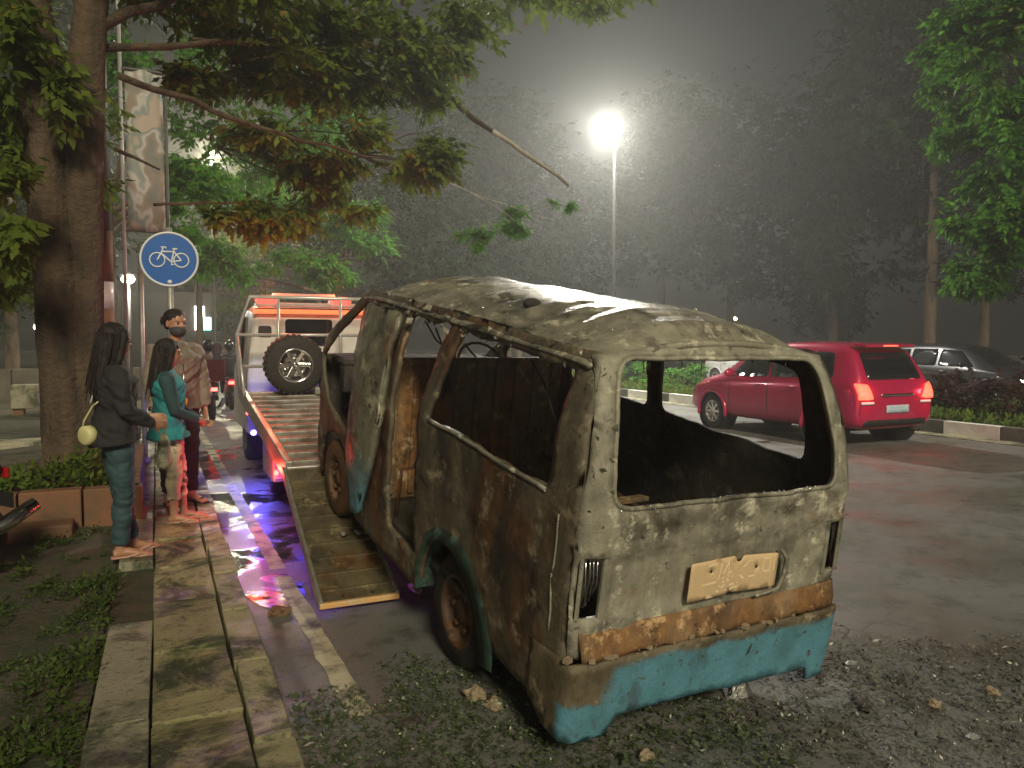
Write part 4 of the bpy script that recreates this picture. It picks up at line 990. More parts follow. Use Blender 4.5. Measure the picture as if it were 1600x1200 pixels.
b_ = MB(); b_.ball((.06, .135, 1.0), (.028, .012, .035), 10, 8); b_.build('badge', M['orange'], w2top)
w3, w3top, _, _ = person((.16, 7.80, Z0), R(-160), 1.78, [((.22, .0, 1.02), (.215, .06, .80), (0, .15, -1), (-1, .2, 0)), ((-.22, .0, 1.02), (-.20, .08, .80), (0, .15, -1), (1, .2, 0))],
    [((.095, .02, .46), (.09, .0, .075), (.25, 1)), ((-.095, .02, .46), (-.09, .02, .075), (-.25, 1))],
    'man with short hair and dark face mask in a khaki jacket', M['khaki'], M['blackcloth'], 'short', head_turn=R(10), nod=R(-6), hem=.49, bulk=1.14, mask=True, shoe=M['black'])
b_ = MB(); b_.tube([(0, .165, .86), (.0, .172, 1.1), (0, .16, 1.3)], .006, 6); b_.build('zip', M['chrome'], w3top)
# shoulder bag and plastic bag carried by the women
bg_ = empty('shoulder_bag', (-.44, 5.90, 1.02), (0, 0, R(-50)), label='round pale yellow bag behind the woman in black', cat='bag')
MB().lathe((0, 0, 0), (0, 1, 0), [(-.035, .001), (-.035, .05), (-.025, .068), (.025, .068), (.035, .05), (.035, .001)], 24).build('pouch', M['yellow'], bg_)
MB().tube([(-.05, 0, .04), (-.03, 0, .10), (.02, .03, .20), (.06, .06, .24)], .006, 6).build('strap', M['yellow'], bg_)
hb_ = empty('carrier_bag', (.03, 6.22, .80), label='limp white carrier bag between the woman and the girl', cat='bag')
b_ = MB(); b_.tube([(0, 0, .18), (0, 0, .12), (0, 0, .02), (0, 0, -.06), (0, 0, -.09)], [(.02, .015), (.05, .03), (.065, .045), (.06, .045), (.03, .02)], 14)
b_.v = [(x + .012 * fbm((x * 20, y * 20, z * 20)), y + .012 * fbm((x * 20, y * 20, z * 20 + 5)), z) for x, y, z in b_.v]; b_.build('sack', M['concrete'], hb_); MB().tube([(0, 0, .17), (.01, .02, .24)], .008, 6).build('handles', M['concrete'], hb_)

# ------------------------------------------------------------------ cars
def project(bvh, outline, axis, off, step=.08):
    """lay a flat outline onto a body by shooting rays along axis ('y+' from behind, 'y-' from the front, 'x+' from the left, 'x-' from the right)"""
    v2, fs = tri2d(outline, (), step); out = []
    d = {'y+': Vector((0, 1, 0)), 'y-': Vector((0, -1, 0)), 'x+': Vector((1, 0, 0)), 'x-': Vector((-1, 0, 0))}[axis]
    for a, b in v2:
        o_ = Vector((a, 0, b)) - d * 20 if axis[0] == 'y' else Vector((0, a, b)) - d * 20
        hit = bvh.ray_cast(o_, d); p = hit[0] if hit[0] is not None else o_ + d * 20
        out.append(p - d * off)
    return out, fs
def car(name, loc, rz, paint, label, tail=False, head=False, group=None, cat='car', plate=None, Hs=1.0, Ls=1.0):
    c = empty(name, loc, (0, 0, rz), label=label, cat=cat, group=group)
    # stations: y, z_bottom, z_belt, z_top, half width, roof half width
    st = [(0.00, .42, .78, .88, .70, .60), (.03, .30, .86, .98, .79, .64), (.12, .26, .95, 1.18, .83, .64), (.30, .25, 1.0, 1.48, .845, .62), (.50, .25, 1.0, 1.58, .85, .61), (1.0, .22, 1.0, 1.62, .85, .61), (1.8, .22, .98, 1.62, .85, .61),
          (2.4, .22, .96, 1.57, .85, .60), (2.85, .22, .95, 1.36, .85, .60), (3.25, .23, .94, 1.04, .845, .64), (3.7, .24, .86, .96, .83, .66), (4.0, .26, .76, .86, .80, .62), (4.14, .30, .62, .70, .72, .54), (4.18, .38, .52, .56, .60, .45)]
    b_ = MB(); rows = []
    for y_, zb, zl, zt, w, wr in st:
        half = [(0, zb), (w * .86, zb), (w * .97, zb + .10), (w, zb + .28 * (zl - zb) + .08), (w * .995, zl - .10 * (zl - zb)), (w * .965, zl), (wr + (w * .965 - wr) * .45, zl + (zt - zl) * .52), (wr, zt - (zt - zl) * .10), (wr * .86, zt - .008), (0, zt)]
        ring = [(x, z) for x, z in half] + [(-x, z) for x, z in half[-2:0:-1]]
        rows.append([(x, y_ * Ls, z * Hs) for x, z in ring])
    n = len(rows[0])
    for r_ in rows: b_.v += r_
    for i in range(len(rows) - 1):
        for j in range(n): b_.f.append((i * n + j, i * n + (j + 1) % n, (i + 1) * n + (j + 1) % n, (i + 1) * n + j)); b_.sm.append(True)
    b_.f.append(tuple(range(n))); b_.f.append(tuple((len(rows) - 1) * n + j for j in range(n))); b_.sm += [True, True]
    me = b_.mesh('tmp'); bm = bmesh.new(); bm.from_mesh(me); bmesh.ops.recalc_face_normals(bm, faces=bm.faces)
    bm.to_mesh(me); bm.free(); o = link('tmp', me, None); mm = o.modifiers.new('s', 'SUBSURF'); mm.levels = 2
    dg = bpy.context.evaluated_depsgraph_get(); new = bpy.data.meshes.new_from_object(o.evaluated_get(dg)); bpy.data.objects.remove(o)
    # cut the wheel arches: drop body faces inside them
    bm = bmesh.new(); bm.from_mesh(new); WY = (.72 * Ls, 3.36 * Ls); wr_ = .32
    bvh = BVHTree.FromBMesh(bm)
    kill = [f for f in bm.faces if abs(f.calc_center_median().x) > .55 and any(math.hypot(f.calc_center_median().y - wy, f.calc_center_median().z - wr_) < .385 for wy in WY)]
    bmesh.ops.delete(bm, geom=kill, context='FACES'); bm.to_mesh(new); bm.free()
    body = link('body', new, paint, c, True)
    def patch(nm, outline, axis, mat, off=.006, par=c, step=.08, thick=.008):
        if axis in ('y+', 'y-'): ol = [(a, b * Hs) for a, b in outline]
        else: ol = [(a * Ls, b * Hs) for a, b in outline]
        v, f = project(bvh, ol, axis, off, step); o = MB().add(v, f, True).build(nm, mat, par); m_ = o.modifiers.new('s', 'SOLIDIFY'); m_.thickness = thick; m_.offset = 0; return o
    patch('rear_window', round_poly([(-.56, 1.03), (.56, 1.03), (.50, 1.44), (-.50, 1.44)], .07), 'y+', M['glass'])
    patch('windscreen', round_poly([(-.62, 1.04), (.62, 1.04), (.50, 1.50), (-.50, 1.50)], .05), 'y-', M['glass'])
    for ax in ('x+', 'x-'):
        for ol in ([(.48, 1.06), (1.00, 1.04), (1.00, 1.46), (.60, 1.44)], [(1.08, 1.04), (1.84, 1.02), (1.84, 1.47), (1.08, 1.47)], [(1.92, 1.02), (2.92, 1.00), (2.48, 1.42), (1.92, 1.46)]):
            patch('side_window', round_poly(ol, .06), ax, M['glass'])
        for yy in (1.04, 1.88, 2.86):
            patch('door_gap', [(yy, .36), (yy + .012, .36), (yy + .012, .98), (yy, .98)], ax, M['black'], .002, c, .1, .003)
        for yy in (1.18, 2.0): patch('door_handle', round_poly([(yy, .86), (yy + .17, .855), (yy + .17, .89), (yy, .895)], .01), ax, paint, .02, c, .06, .02)
        for q, wy in enumerate(WY):                          # dark liner behind each wheel, coloured arch lip
            sx = -1 if ax == 'x+' else 1
    for sx in (-1, 1):
        for wy in WY:
            ar = MB(); ar.lathe((sx * .55, wy, wr_), (sx, 0, 0), [(0, .01), (0, .375), (.285, .39)], 24); ar.build('arch_liner', M['black'], c)
            at_ = MB(); at_.tube([(sx * .835, wy + .385 * math.cos(R(a_)), wr_ + .385 * math.sin(R(a_))) for a_ in range(-12, 193, 12)], .032, 8); at_.build('arch_trim', paint, c)
            wheel(c, (sx * .73, wy, wr_), .315, .20, M['tyre'], M['silver'], sx, spokes=8)
        ax = 'x+' if sx < 0 else 'x-'
        p = [(sx * .50, .74), (sx * .765, .73), (sx * .775, .98), (sx * .60, .96)]
        patch('tail_lamp', round_poly(p, .03), 'y+', M['red_t'] if tail else M['redlens'], .02, c, .05, .02)
        patch('reflector', round_poly([(sx * .48, .66), (sx * .72, .66), (sx * .72, .70), (sx * .48, .70)], .01), 'y+', M['sign_white'], .012, c, .05, .01)
        patch('head_lamp', round_poly([(sx * .42, .60), (sx * .68, .62), (sx * .70, .76), (sx * .50, .72)], .03), 'y-', M['white_l'] if head else M['sign_white'], .012, c, .05, .02)
        m_ = MB(); m_.ball((sx * .97, 2.72 * Ls, 1.06 * Hs), (.10, .05, .075)); m_.bar((sx * .80, 2.74 * Ls, 1.03 * Hs), (sx * .92, 2.73 * Ls, 1.05 * Hs), .04); m_.build('wing_mirror', paint, c)
    patch('number_plate', round_poly([(-.23, .52), (.23, .52), (.23, .64), (-.23, .64)], .012), 'y+', plate or M['sign_white'], .015, c, .05, .012)
    patch('bumper_insert', round_poly([(-.66, .32), (.66, .32), (.62, .42), (-.62, .42)], .02), 'y+', M['black'], .006, c, .06)
    patch('grille', round_poly([(-.40, .40), (.40, .40), (.42, .54), (-.42, .54)], .03), 'y-', M['black'], .006, c, .06)
    patch('tailgate_trim', round_poly([(-.34, .775), (.34, .775), (.34, .815), (-.34, .815)], .012), 'y+', M['chrome'], .014, c, .06, .012)
    for q in (-.75, .75): patch('tailgate_gap', [(q * .99, .5), (q * .99 + .01, .5), (q * .92 + .01, 1.0), (q * .92, 1.0)], 'y+', M['black'], .002, c, .1, .003)
    sp_ = MB(); sp_.box((0, .26 * Ls, 1.56 * Hs), (1.02, .24, .035), Matrix.Rotation(R(8), 3, 'X')); sp_.build('roof_spoiler', paint, c, .014)
    hl = MB(); hl.box((0, .150 * Ls, 1.545 * Hs), (.3, .02, .02)); hl.build('high_brake_lamp', M['red_t'] if tail else M['redlens'], c)
    un = MB(); un.box((0, 2.0 * Ls, .30), (1.2, 3.5 * Ls, .12)); un.build('underbody', M['black'], c)
    ex = MB(); ex.tube([(.45, -.02, .24), (.45, .4, .25)], .03, 8); ex.build('exhaust', M['dark'], c)
    if tail:
        for sx in (-1, 1): lamp('tail_glow', (sx * .66, -.12, .84), 1.3, (1, .10, .12), .05, c)
    return c
M['redlens'] = simple('red lens', (.35, .01, .01), (.3, .01, .01), 5, .2)
rc = car('red_car', (10.50, 8.78, .004), 0, M['carred'], 'crimson hatchback with glowing tail lights driving past the van', tail=True, plate=M['blueplate'])
rc.scale = (1.09, 1, 1.03); rc.location = (10.62, 8.45, .004)
car('passing_car', (19.9, 15.9, .008), R(180), M['cardark'], 'dark car with lit headlights beyond the median hedge, at right edge', head=True, group='cars beyond the median')
car('passing_car', (20.1, 24.0, .008), R(180), M['carwhite'], 'pale car beyond the median, partly behind the red car', head=True, group='cars beyond the median')
car('passing_car', (23.4, 13.2, .008), R(180), M['cargrey'], 'grey car on the far lane beyond the median shrubs', group='cars beyond the median', Hs=1.1)
car('queued_car', (3.6, 34.0, .004), 0, M['cardark'], 'dark car with red tail lights far down the road', tail=True)

# ------------------------------------------------------------------ scooters
def scooter(loc, rz, label, paint, rider=None, box=False, tail=False, group='scooters'):
    c = empty('scooter', loc, (0, 0, rz), label=label, cat='scooter', group=group)
    for yy in (0, 1.22):
        g = empty('wheel', (0, yy, .27)); g.parent = c
        MB().lathe((0, 0, 0), (1, 0, 0), [(-.04, .19), (-.05, .24), (0, .275), (.05, .24), (.04, .19)], 20).build('tyre', M['tyre'], g)
        b_ = MB().lathe((0, 0, 0), (1, 0, 0), [(-.03, .195), (0, .18), (.03, .195)], 20)
        for q in range(5): a = q * 2 * math.pi / 5; b_.bar((0, 0, 0), (0, .19 * math.cos(a), .19 * math.sin(a)), .03, .03, up=(1, 0, 0))
        b_.build('rim', M['dark'], g)
    b_ = MB(); b_.tube([(0, -.22, .72), (0, .0, .66), (0, .35, .58), (0, .55, .42), (0, .85, .36), (0, 1.0, .5), (0, 1.06, .85), (0, 1.02, .98)], [(.06, .05), (.12, .10), (.14, .15), (.15, .10), (.15, .07), (.17, .06), (.16, .06), (.10, .05)], 12, ref=(1, 0, 0)); b_.build('bodywork', paint, c)
    b_ = MB(); b_.tube([(0, -.2, .78), (0, .1, .78), (0, .5, .72)], [(.09, .03), (.14, .05), (.10, .04)], 12, ref=(1, 0, 0)); b_.build('seat', M['black'], c)
    b_ = MB(); b_.tube([(-.33, .92, 1.06), (-.1, 1.0, 1.02), (.1, 1.0, 1.02), (.33, .92, 1.06)], .016, 8); b_.tube([(0, 1.0, 1.0), (0, 1.12, .6)], .03, 8); b_.tube([(-.06, 1.12, .6), (-.06, 1.22, .27)], .018, 8); b_.tube([(.06, 1.12, .6), (.06, 1.22, .27)], .018, 8); b_.build('handlebar', M['dark'], c)
    b_ = MB()
    for sx in (-1, 1): b_.tube([(sx * .25, .95, 1.05), (sx * .30, .97, 1.2)], .006, 6); b_.ball((sx * .31, .97, 1.22), (.06, .015, .04))
    b_.build('mirrors', M['black'], c)
    b_ = MB(); b_.tube([(.13, .35, .25), (.15, .1, .27), (.17, -.15, .36), (.18, -.36, .47)], [.02, .045, .05, .045], 12); b_.build('exhaust', M['chrome'], c)
    b_ = MB(); b_.tube([(0, -.17, .5), (0, .12, .53), (0, .22, .42)], [(.07, .02), (.08, .02), (.06, .02)], 10, ref=(1, 0, 0)); b_.tube([(0, -.05, .45), (0, .4, .35)], [(.06, .06), (.12, .12)], 10); b_.build('rear_fender', M['black'], c)
    b_ = MB(); b_.box((0, -.245, .68), (.16, .03, .07)); b_.build('tail_lamp', M['red_s'] if tail else M['redlens'], c, .01)
    b_ = MB(); b_.box((0, -.26, .50), (.2, .01, .1)); b_.build('number_plate', M['black'], c)
    if box: b_ = MB(); b_.box((0, -.16, 1.08), (.46, .42, .46)); b_.build('delivery_box', simple('box red', (.16, .02, .02), None, 5, .6), c, .03)
    return c
scooter((1.02, 17.2, 0), R(4), 'scooter carrying a dark red delivery box behind the man', M['cardark'], box=True, tail=True, group='scooters in the traffic')
scooter((1.62, 19.8, 0), R(0), 'scooter with a lit red tail lamp beside the tow truck cab', M['carred'], tail=True, group='scooters in the traffic')
scooter((.72, 23.5, 0), R(0), 'small scooter farther up the road beyond the delivery box', M['cardark'], tail=True, group='scooters in the traffic')
_a, _b = at(56, 784, z=.60), at(4, 842, z=.40); _g = math.atan2(-(_b.x - _a.x), _b.y - _a.y)
_o = Matrix.Rotation(_g, 3, 'Z') @ Vector((-.18, -.36, 0))
_s = scooter((_a.x - _o.x, _a.y - _o.y, .12), _g, 'parked scooter with chrome exhaust cut off by the left edge', M['cardark'], group='parked scooters'); _s.scale.x = -1
def rider(loc, ang, label, jm, hm):
    P = empty('person', loc, (0, 0, ang), label=label, cat='person', group='scooter riders'); b = MB()
    b.tube([(0, .12, .80), (0, .10, .95), (0, .16, 1.15), (0, .22, 1.32), (0, .24, 1.38)], [(.17, .13), (.16, .12), (.19, .13), (.18, .10), (.07, .06)], 16, ref=(1, 0, 0))
    b.tube([(0, .24, 1.36), (0, .27, 1.47)], .055, 10); b.ball((0, .28, 1.55), (.08, .10, .11), 14, 10)
    for sx in (-1, 1):
        b.tube([(sx * .12, .2, 1.30), (sx * .20, .24, 1.27), (sx * .27, .45, 1.10), (sx * .28, .78, 1.08)], [.055, .055, .045, .032], 10); hand(b, (sx * .28, .80, 1.08), (0, 1, -.1), (0, -.2, -1), 1, .6, sx)
        b.tube([(sx * .09, .12, .84), (sx * .16, .50, .80), (sx * .15, .62, .42), (sx * .15, .72, .42)], [.095, .075, .05, .05], 12); b.tube([(sx * .15, .60, .44), (sx * .15, .80, .41)], [.04, .035], 10)
    remesh(b, 'body', jm, P, .014, 3)
    h = MB(); h.ball((0, .27, 1.58), (.125, .145, .135), 16, 12); h.build('helmet', hm, P)
    v = MB(); v.ball((0, .33, 1.56), (.10, .095, .06), 14, 8); v.build('visor', M['glass'], P); return P
rider((1.62, 19.8, 0), 0, 'rider in dark jacket and helmet on the scooter with the red tail lamp', M['blackcloth'], M['cardark'])
rider((1.02, 17.25, 0), R(4), 'rider in grey jacket in front of the dark red delivery box', M['khaki'], M['black'])

# ------------------------------------------------------------------ cycle sign, poles, banner, lamps
sg = empty('bicycle_sign', (.13, 8.25, .15), (0, 0, -R(6)), label='round blue cycle route sign on a grey post', cat='sign')
MB().tube([(0, .03, 0), (0, .03, 2.62)], .028, 10).build('post', M['galv'], sg)
SZ = 2.31
pl_ = MB().lathe((0, 0, SZ), (0, -1, 0), [(-.012, .001), (-.012, .262), (.004, .265), (.004, .24), (.004, .001)], 48).build('plate', M['sign_blue'], sg)
MB().lathe((0, 0, SZ), (0, -1, 0), [(.003, .267), (.009, .265), (.009, .247), (.003, .247)], 48).build('border', M['sign_white'], pl_)
bk = MB()
def stroke(a, b, w=.014): bk.bar((a[0] * .86, -.009, SZ + a[1] * .86), (b[0] * .86, -.009, SZ + b[1] * .86), w * .86, .005, up=(0, 1, 0))
def ringb(cx, cz, r_, w=.014):
    cx, cz, r_, w = cx * .86, cz * .86, r_ * .86, w * .86; bk.lathe((cx, -.005, SZ + cz), (0, -1, 0), [(0, r_ + w / 2), (.005, r_ + w / 2), (.005, r_ - w / 2), (0, r_ - w / 2)], 32)
ringb(-.125, -.01, .078); ringb(.125, -.01, .078)
bb = (.02, -.03); st_ = (.05, .09); hd_ = (-.075, .085)
stroke((-.125, -.01), (-.075, .085)); stroke((-.075, .085), (-.06, .135)); stroke((-.085, .135), (-.035, .135), .012); stroke((-.035, .135), (-.03, .12), .012)
stroke(hd_, (.045, .085)); stroke((-.08, .065), bb); stroke(bb, (.055, .115)); stroke((.035, .118), (.085, .118), .016); stroke(bb, (.125, -.01)); stroke((.125, -.01), (.048, .09)); stroke(bb, (.03, -.06), .01); stroke((.015, -.062), (.05, -.06), .01)
bk.build('bicycle_symbol', M['sign_white'], pl_)
MB().lathe((0, -.005, SZ - .222), (0, -1, 0), [(0, .02), (.006, .022), (.009, .001)], 14).build('bolt', M['sign_white'], sg)
pp = at(219, 400, 10.5); t_ = empty('thin_pole', (pp.x, 10.5, .12), label='thin grey pole just left of the bicycle sign', cat='pole')
MB().tube([(0, 0, 0), (0, 0, pp.z - .12)], .03, 10).build('shaft', M['galv'], t_); MB().tube([(0, 0, 0), (0, 0, .12)], .06, 10).build('foot', M['galv'], t_)
# tall hanging banner between two poles
a = at(194, 106, 14); b = at(259, 364, 14)
bn = empty('banner_stand', ((a.x + b.x) / 2, 14, .1), label='tall faded banner hung between two poles behind the sign', cat='banner')
hw = (b.x - a.x) / 2
v = []; f = []
for i in range(7):
    for j in range(25): v.append((-hw + 2 * hw * i / 6, .03 * math.sin(i * 1.3 + j * .3), b.z - .1 + (a.z - b.z) * j / 24))
for i in range(6):
    for j in range(24): q = i * 25 + j; f.append((q, q + 25, q + 26, q + 1))
o = MB().add(v, f, True).build('banner_cloth', M['banner'], bn); o.modifiers.new('s', 'SOLIDIFY').thickness = .004
p0 = at(184, 0, 14); MB().tube([(p0.x - bn.location.x, 0, 0), (p0.x - bn.location.x, 0, 8.6)], .03, 8).build('pole', M['white'], bn)
MB().tube([(hw + .04, 0, 0), (hw + .04, 0, a.z + .2)], .025, 8).build('pole', M['poledark'], bn)
for zz in (a.z, b.z): MB().bar((p0.x - bn.location.x, 0, zz - .1), (hw + .04, 0, zz - .1), .03).build('cross_bar', M['poledark'], bn)
# red and white banded pole
pr_ = at(163, 450, 13); rp = empty('banded_pole', (pr_.x, 13, .1), label='thick pole with red and white painted bands beside the tree', cat='pole')
for k_, (z0_, z1_, mt) in enumerate(((0, 1.55, 'brick'), (1.55, 2.05, 'brick'), (2.05, 2.45, 'white'), (2.45, 3.2, 'brick'), (3.2, 7.5, 'poledark'))):
    MB().tube([(0, 0, z0_), (0, 0, z1_)], .13 if k_ < 4 else .11, 14).build('band', M[mt], rp)
# the lit street lamp on the median
lp = at(945, 190, 20.4)
sl_ = empty('street_lamp', (lp.x + .55, 20.7, .2), label='tall street lamp with a glaring white light above the median', cat='street lamp')
MB().tube([(0, 0, 0), (0, 0, 2), (0, 0, 7.6), (-.1, -.05, 8.1), (-.3, -.15, lp.z + .02)], [.075, .065, .05, .045, .04], 10).build('pole', M['dark'], sl_)
MB().box((0, 0, .15), (.34, .34, .3)).build('base', M['concrete'], sl_, .02)
h_ = MB(); h_.tube([(-.2, -.1, lp.z - .12), (-.45, -.25, lp.z - .13), (-.72, -.4, lp.z - .15)], [(.08, .05), (.13, .07), (.06, .03)], 14); h_.build('lamp_head', M['galv'], sl_)
h_ = MB(); h_.ball((-.5, -.30, lp.z - .22), (.16, .16, .13), 14, 8); h_.build('lens', M['lamp_l'], sl_)
lamp('street_light', (-.52, -.36, lp.z - .36), 3000, (1, .95, .84), .10, sl_)
# small far lamps
def far_lamp(px, py, Y, h_top, mat, label, power=0, col=(1, .8, .5)):
    p = at(px, py, Y); t = empty('post_lamp', (p.x, Y, .05), label=label, cat='street lamp')
    MB().tube([(0, .1, 0), (0, .1, p.z + .1)], [.06, .04], 8).build('pole', M['poledark'], t); b_ = MB(); b_.ball((0, 0, p.z - .05), (.16, .16, .12)); b_.build('globe', mat, t)
    b_ = MB(); b_.lathe((0, 0, p.z + .06), (0, 0, 1), [(0, .19), (.05, .05), (.06, .001)], 12); b_.build('hood', M['poledark'], t)
    if power: lamp('glow', (0, -.05, p.z - .30), power, col, .1, t)
far_lamp(200, 436, 22, 0, M['white_l'], 'small white post lamp left of the bicycle sign', 60, (1, .95, .85))
far_lamp(62, 511, 26, 0, M['warm_l'], 'warm lamp glowing between the two left trunks')
far_lamp(150, 513, 30, 0, M['warm_l'], 'low warm lamp just right of the big trunk')
far_lamp(330, 236, 34, 0, M['white_l'], 'bright lamp glinting through the leaves above the sign', 1500, (1, .93, .62))
far_lamp(1148, 498, 42, 0, M['warm_l'], 'tiny warm lamp in the dark trees right of the street lamp')
# lit shop front far down the street
sf = at(312, 500, 46); sh = empty('shop_front', (sf.x - 1.6, 46, 0), label='far shop front with a teal and white lit sign', cat='building')
MB().box((0, 2, 2.2), (5, 4, 4.4)).build('wall', M['dark'], sh); MB().box((1.6, -.06, sf.z + .1), (.5, .1, 1.3)).build('sign_board', M['white_l'], sh, .02); MB().box((1.95, -.08, sf.z - .2), (.45, .1, .7)).build('sign_board', M['teal_l'], sh, .02)
MB().box((-.8, -.05, 1.2), (1.6, .1, 2.2)).build('door', M['dark'], sh)
# ------------------------------------------------------------------ planter, ledges and wall at the left
pt = empty('planter', (-1.2, 7.2, .1), label='low terracotta planter wall around the big tree', cat='planter')
for i in range(5):
    x = -1.0 + i * .46; b_ = MB(); b_.box((x, .10, .16), (.445, .16, .34 + .01 * (i % 2))); b_.build('wall_block', M['brick'], pt, .012)
for i in range(6): b_ = MB(); b_.box((.96, .30 + i * .5, .16), (.16, .485, .34)); b_.build('wall_block', M['brick'], pt, .012)
for i in range(3): b_ = MB(); b_.box((-.78 + i * .54, -.18, .04), (.525, .26, .16)); b_.build('step_block', M['brick'], pt, .02)
b_ = MB(); b_.box((-.1, 1.7, .12), (2.0, 3.0, .24)); b_.build('soil', M['soil'], pt)
P_, A_ = cloud([((-.2, .5, .30), (.9, .3, .10), 260), ((.5, 1.0, .32), (.35, .7, .12), 200)], 5); A_[:, 2] = np.abs(A_[:, 2]) + .6
o = link('weeds', leaf_mesh('weeds', P_, A_, .07, 5, 0.0, 5), M['grass'], pt); o['kind'] = 'stuff'
for k_, (px_, py_, Y_, w_, h2, d_, lab) in enumerate(((20, 728, 11.0, 1.5, .16, .5, 'pale concrete ledge left of the big trunk'), (-10, 690, 13.5, 2.2, .22, .6, 'second concrete ledge behind the first at left edge'), (70, 600, 19, 1.2, .5, .4, 'small pale wall lit between the left trunks'))):
    p = at(px_, py_, Y_); lg = empty('concrete_ledge', (p.x, Y_, .05), label=lab, cat='ledge')
    MB().box((0, 0, p.z - .05 - h2 / 2), (w_, d_, h2)).build('slab', M['concrete'], lg, .015)
    for sx in (-.4, .4): MB().box((sx * w_, 0, (p.z - h2) / 2 - .05), (.2, d_ * .7, max(.1, p.z - h2))).build('support', M['brick'], lg, .01)
bw = empty('boundary_wall', (-6.5, 24, .05), (0, 0, 0), label='dim weathered wall behind the left trees', cat='wall')
for i in range(7): MB().box((-6 + i * 2.0, 0, .45), (1.98, .25, .9)).build('wall_panel', M['wall'], bw, .02)

# ------------------------------------------------------------------ trees
big = empty('roadside_tree', (-.78, 8.9, .25), label='large tree with twin fused trunks by the planter', cat='tree')
tb = MB(); trunk_tube(tb, [(-.05, 0, -.1), (-.03, 0, .25), (-.10, 0, 2.0), (-.22, .05, 4.2), (-.5, .1, 6.5)], [.38, .26, .195, .19, .16], 16, seed=3)
tb.build('trunk', M['bark'], big)
tb = MB(); trunk_tube(tb, [(.10, -.03, -.1), (.10, -.02, .3), (.13, 0, 2.0), (.20, 0, 4.2), (.5, .1, 6.6)], [.30, .21, .17, .17, .13], 16, seed=9); tb.build('trunk', M['bark'], big)
W2 = lambda px, py, Y: at(px, py, Y) - Vector((-.78, 8.9, .25))
lbm = MB()
for k_, (pa, pb, r0, r1) in enumerate(((W2(150, 75, 9), W2(460, 60, 9.5), .045, .02), (W2(185, 118, 8.8), W2(390, 195, 9.2), .04, .028), (W2(390, 195, 9.2), W2(620, 250, 9.8), .028, .01), (W2(180, 232, 9), W2(250, 265, 9.2), .025, .01), (W2(240, 320, 10), W2(380, 318, 10.4), .02, .008), (W2(160, 40, 8.9), W2(420, -60, 9.4), .06, .03), (W2(300, 60, 9.3), W2(560, 90, 9.8), .02, .008), (W2(140, -60, 8.9), W2(700, -120, 10.5), .09, .03))):
    limb(lbm, pa, pb, r0, r1, .10, 8, k_)
lbm.build('branches', M['bark'], big)
def blob(px, py, Y, rx, ry, rz, n): p = at(px, py, Y) ; return (tuple(p), (rx, ry, rz), n)
def rel(bl, o): return [(tuple(Vector(c) - Vector(o)), r_, n) for c, r_, n in bl]
ob = (-.78, 8.9, .25)
crown('crown', rel([blob(330, -40, 9.6, 1.6, 1.2, .6, 520), blob(340, 110, 10.4, .5, .8, .35, 110), blob(420, 110, 10.2, 1.2, .9, .55, 300), blob(560, 110, 10.4, 1.2, .9, .6, 300), blob(500, 215, 10.8, 1.1, .8, .35, 240), blob(620, 250, 10.6, .8, .6, .40, 230), blob(560, 305, 11.0, .6, .5, .22, 110), blob(400, 240, 11, .9, .6, .3, 150), blob(660, 50, 10.8, 1.2, 1.0, .7, 320), blob(790, -10, 11.5, 1.5, 1.1, .6, 330), blob(700, 150, 11.2, .7, .7, .5, 150), blob(900, -40, 12, 1.3, 1.0, .5, 240), blob(30, 60, 8.5, .35, .5, .8, 120), blob(20, 330, 8.0, .2, .4, .5, 60), blob(200, -60, 9, 1.4, 1, .5, 260)], ob), .15, M['leaf'], big, 21)
tw = MB(); rs_ = random.Random(5)
for px_, py_, Y_ in ((330, -20, 9.6), (420, 110, 10.2), (560, 110, 10.4), (500, 215, 10.8), (620, 250, 10.6), (660, 50, 10.8), (400, 240, 11), (700, 150, 11.2)):
    for q in range(7): limb(tw, W2(px_ - 60, py_ - 10, Y_), W2(px_ + rs_.uniform(-70, 110), py_ + rs_.uniform(-70, 60), Y_ + rs_.uniform(-.6, .6)), .012, .003, .25, 6, rs_.random())
tw.build('twigs', M['bark'], big)
crown('lit_foliage', rel([blob(440, 335, 11.0, .75, .5, .20, 300), blob(370, 345, 10.9, .4, .4, .14, 140), blob(490, 300, 11.8, .4, .4, .2, 120)], ob), .13, M['leaf'], big, 22)
lbm = MB(); limb(lbm, W2(330, -40, 9.3), W2(620, 90, 10.6), .075, .05, .06, 8, 40); limb(lbm, W2(620, 90, 10.6), W2(768, 204, 11.6), .05, .042, .05, 6, 41); lbm.build('limb', M['bark'], big)
lbm = MB(); limb(lbm, W2(768, 204, 11.6), W2(888, 290, 12.2), .042, .030, .03, 7, 42); lbm.build('bare_branch', M['barklit'], big)  # lamplight on this end of the limb is put into its paler colour
lbm = MB(); limb(lbm, W2(640, 240, 11.2), W2(735, 300, 11.6), .014, .010, .2, 7, 43); limb(lbm, W2(735, 300, 11.6), W2(810, 350, 11.9), .010, .006, .1, 6, 44); limb(lbm, W2(735, 300, 11.6), W2(870, 345, 12.0), .007, .003, .1, 6, 45); lbm.build('twigs', M['barklit'], big)
crown('lit_sprig', rel([blob(780, 355, 11.8, .55, .4, .20, 150), blob(745, 375, 11.7, .22, .25, .16, 60), blob(880, 315, 12.1, .20, .2, .12, 36), blob(790, 325, 11.9, .35, .3, .12, 50)], ob), .085, M['leaf_br'], big, 23)
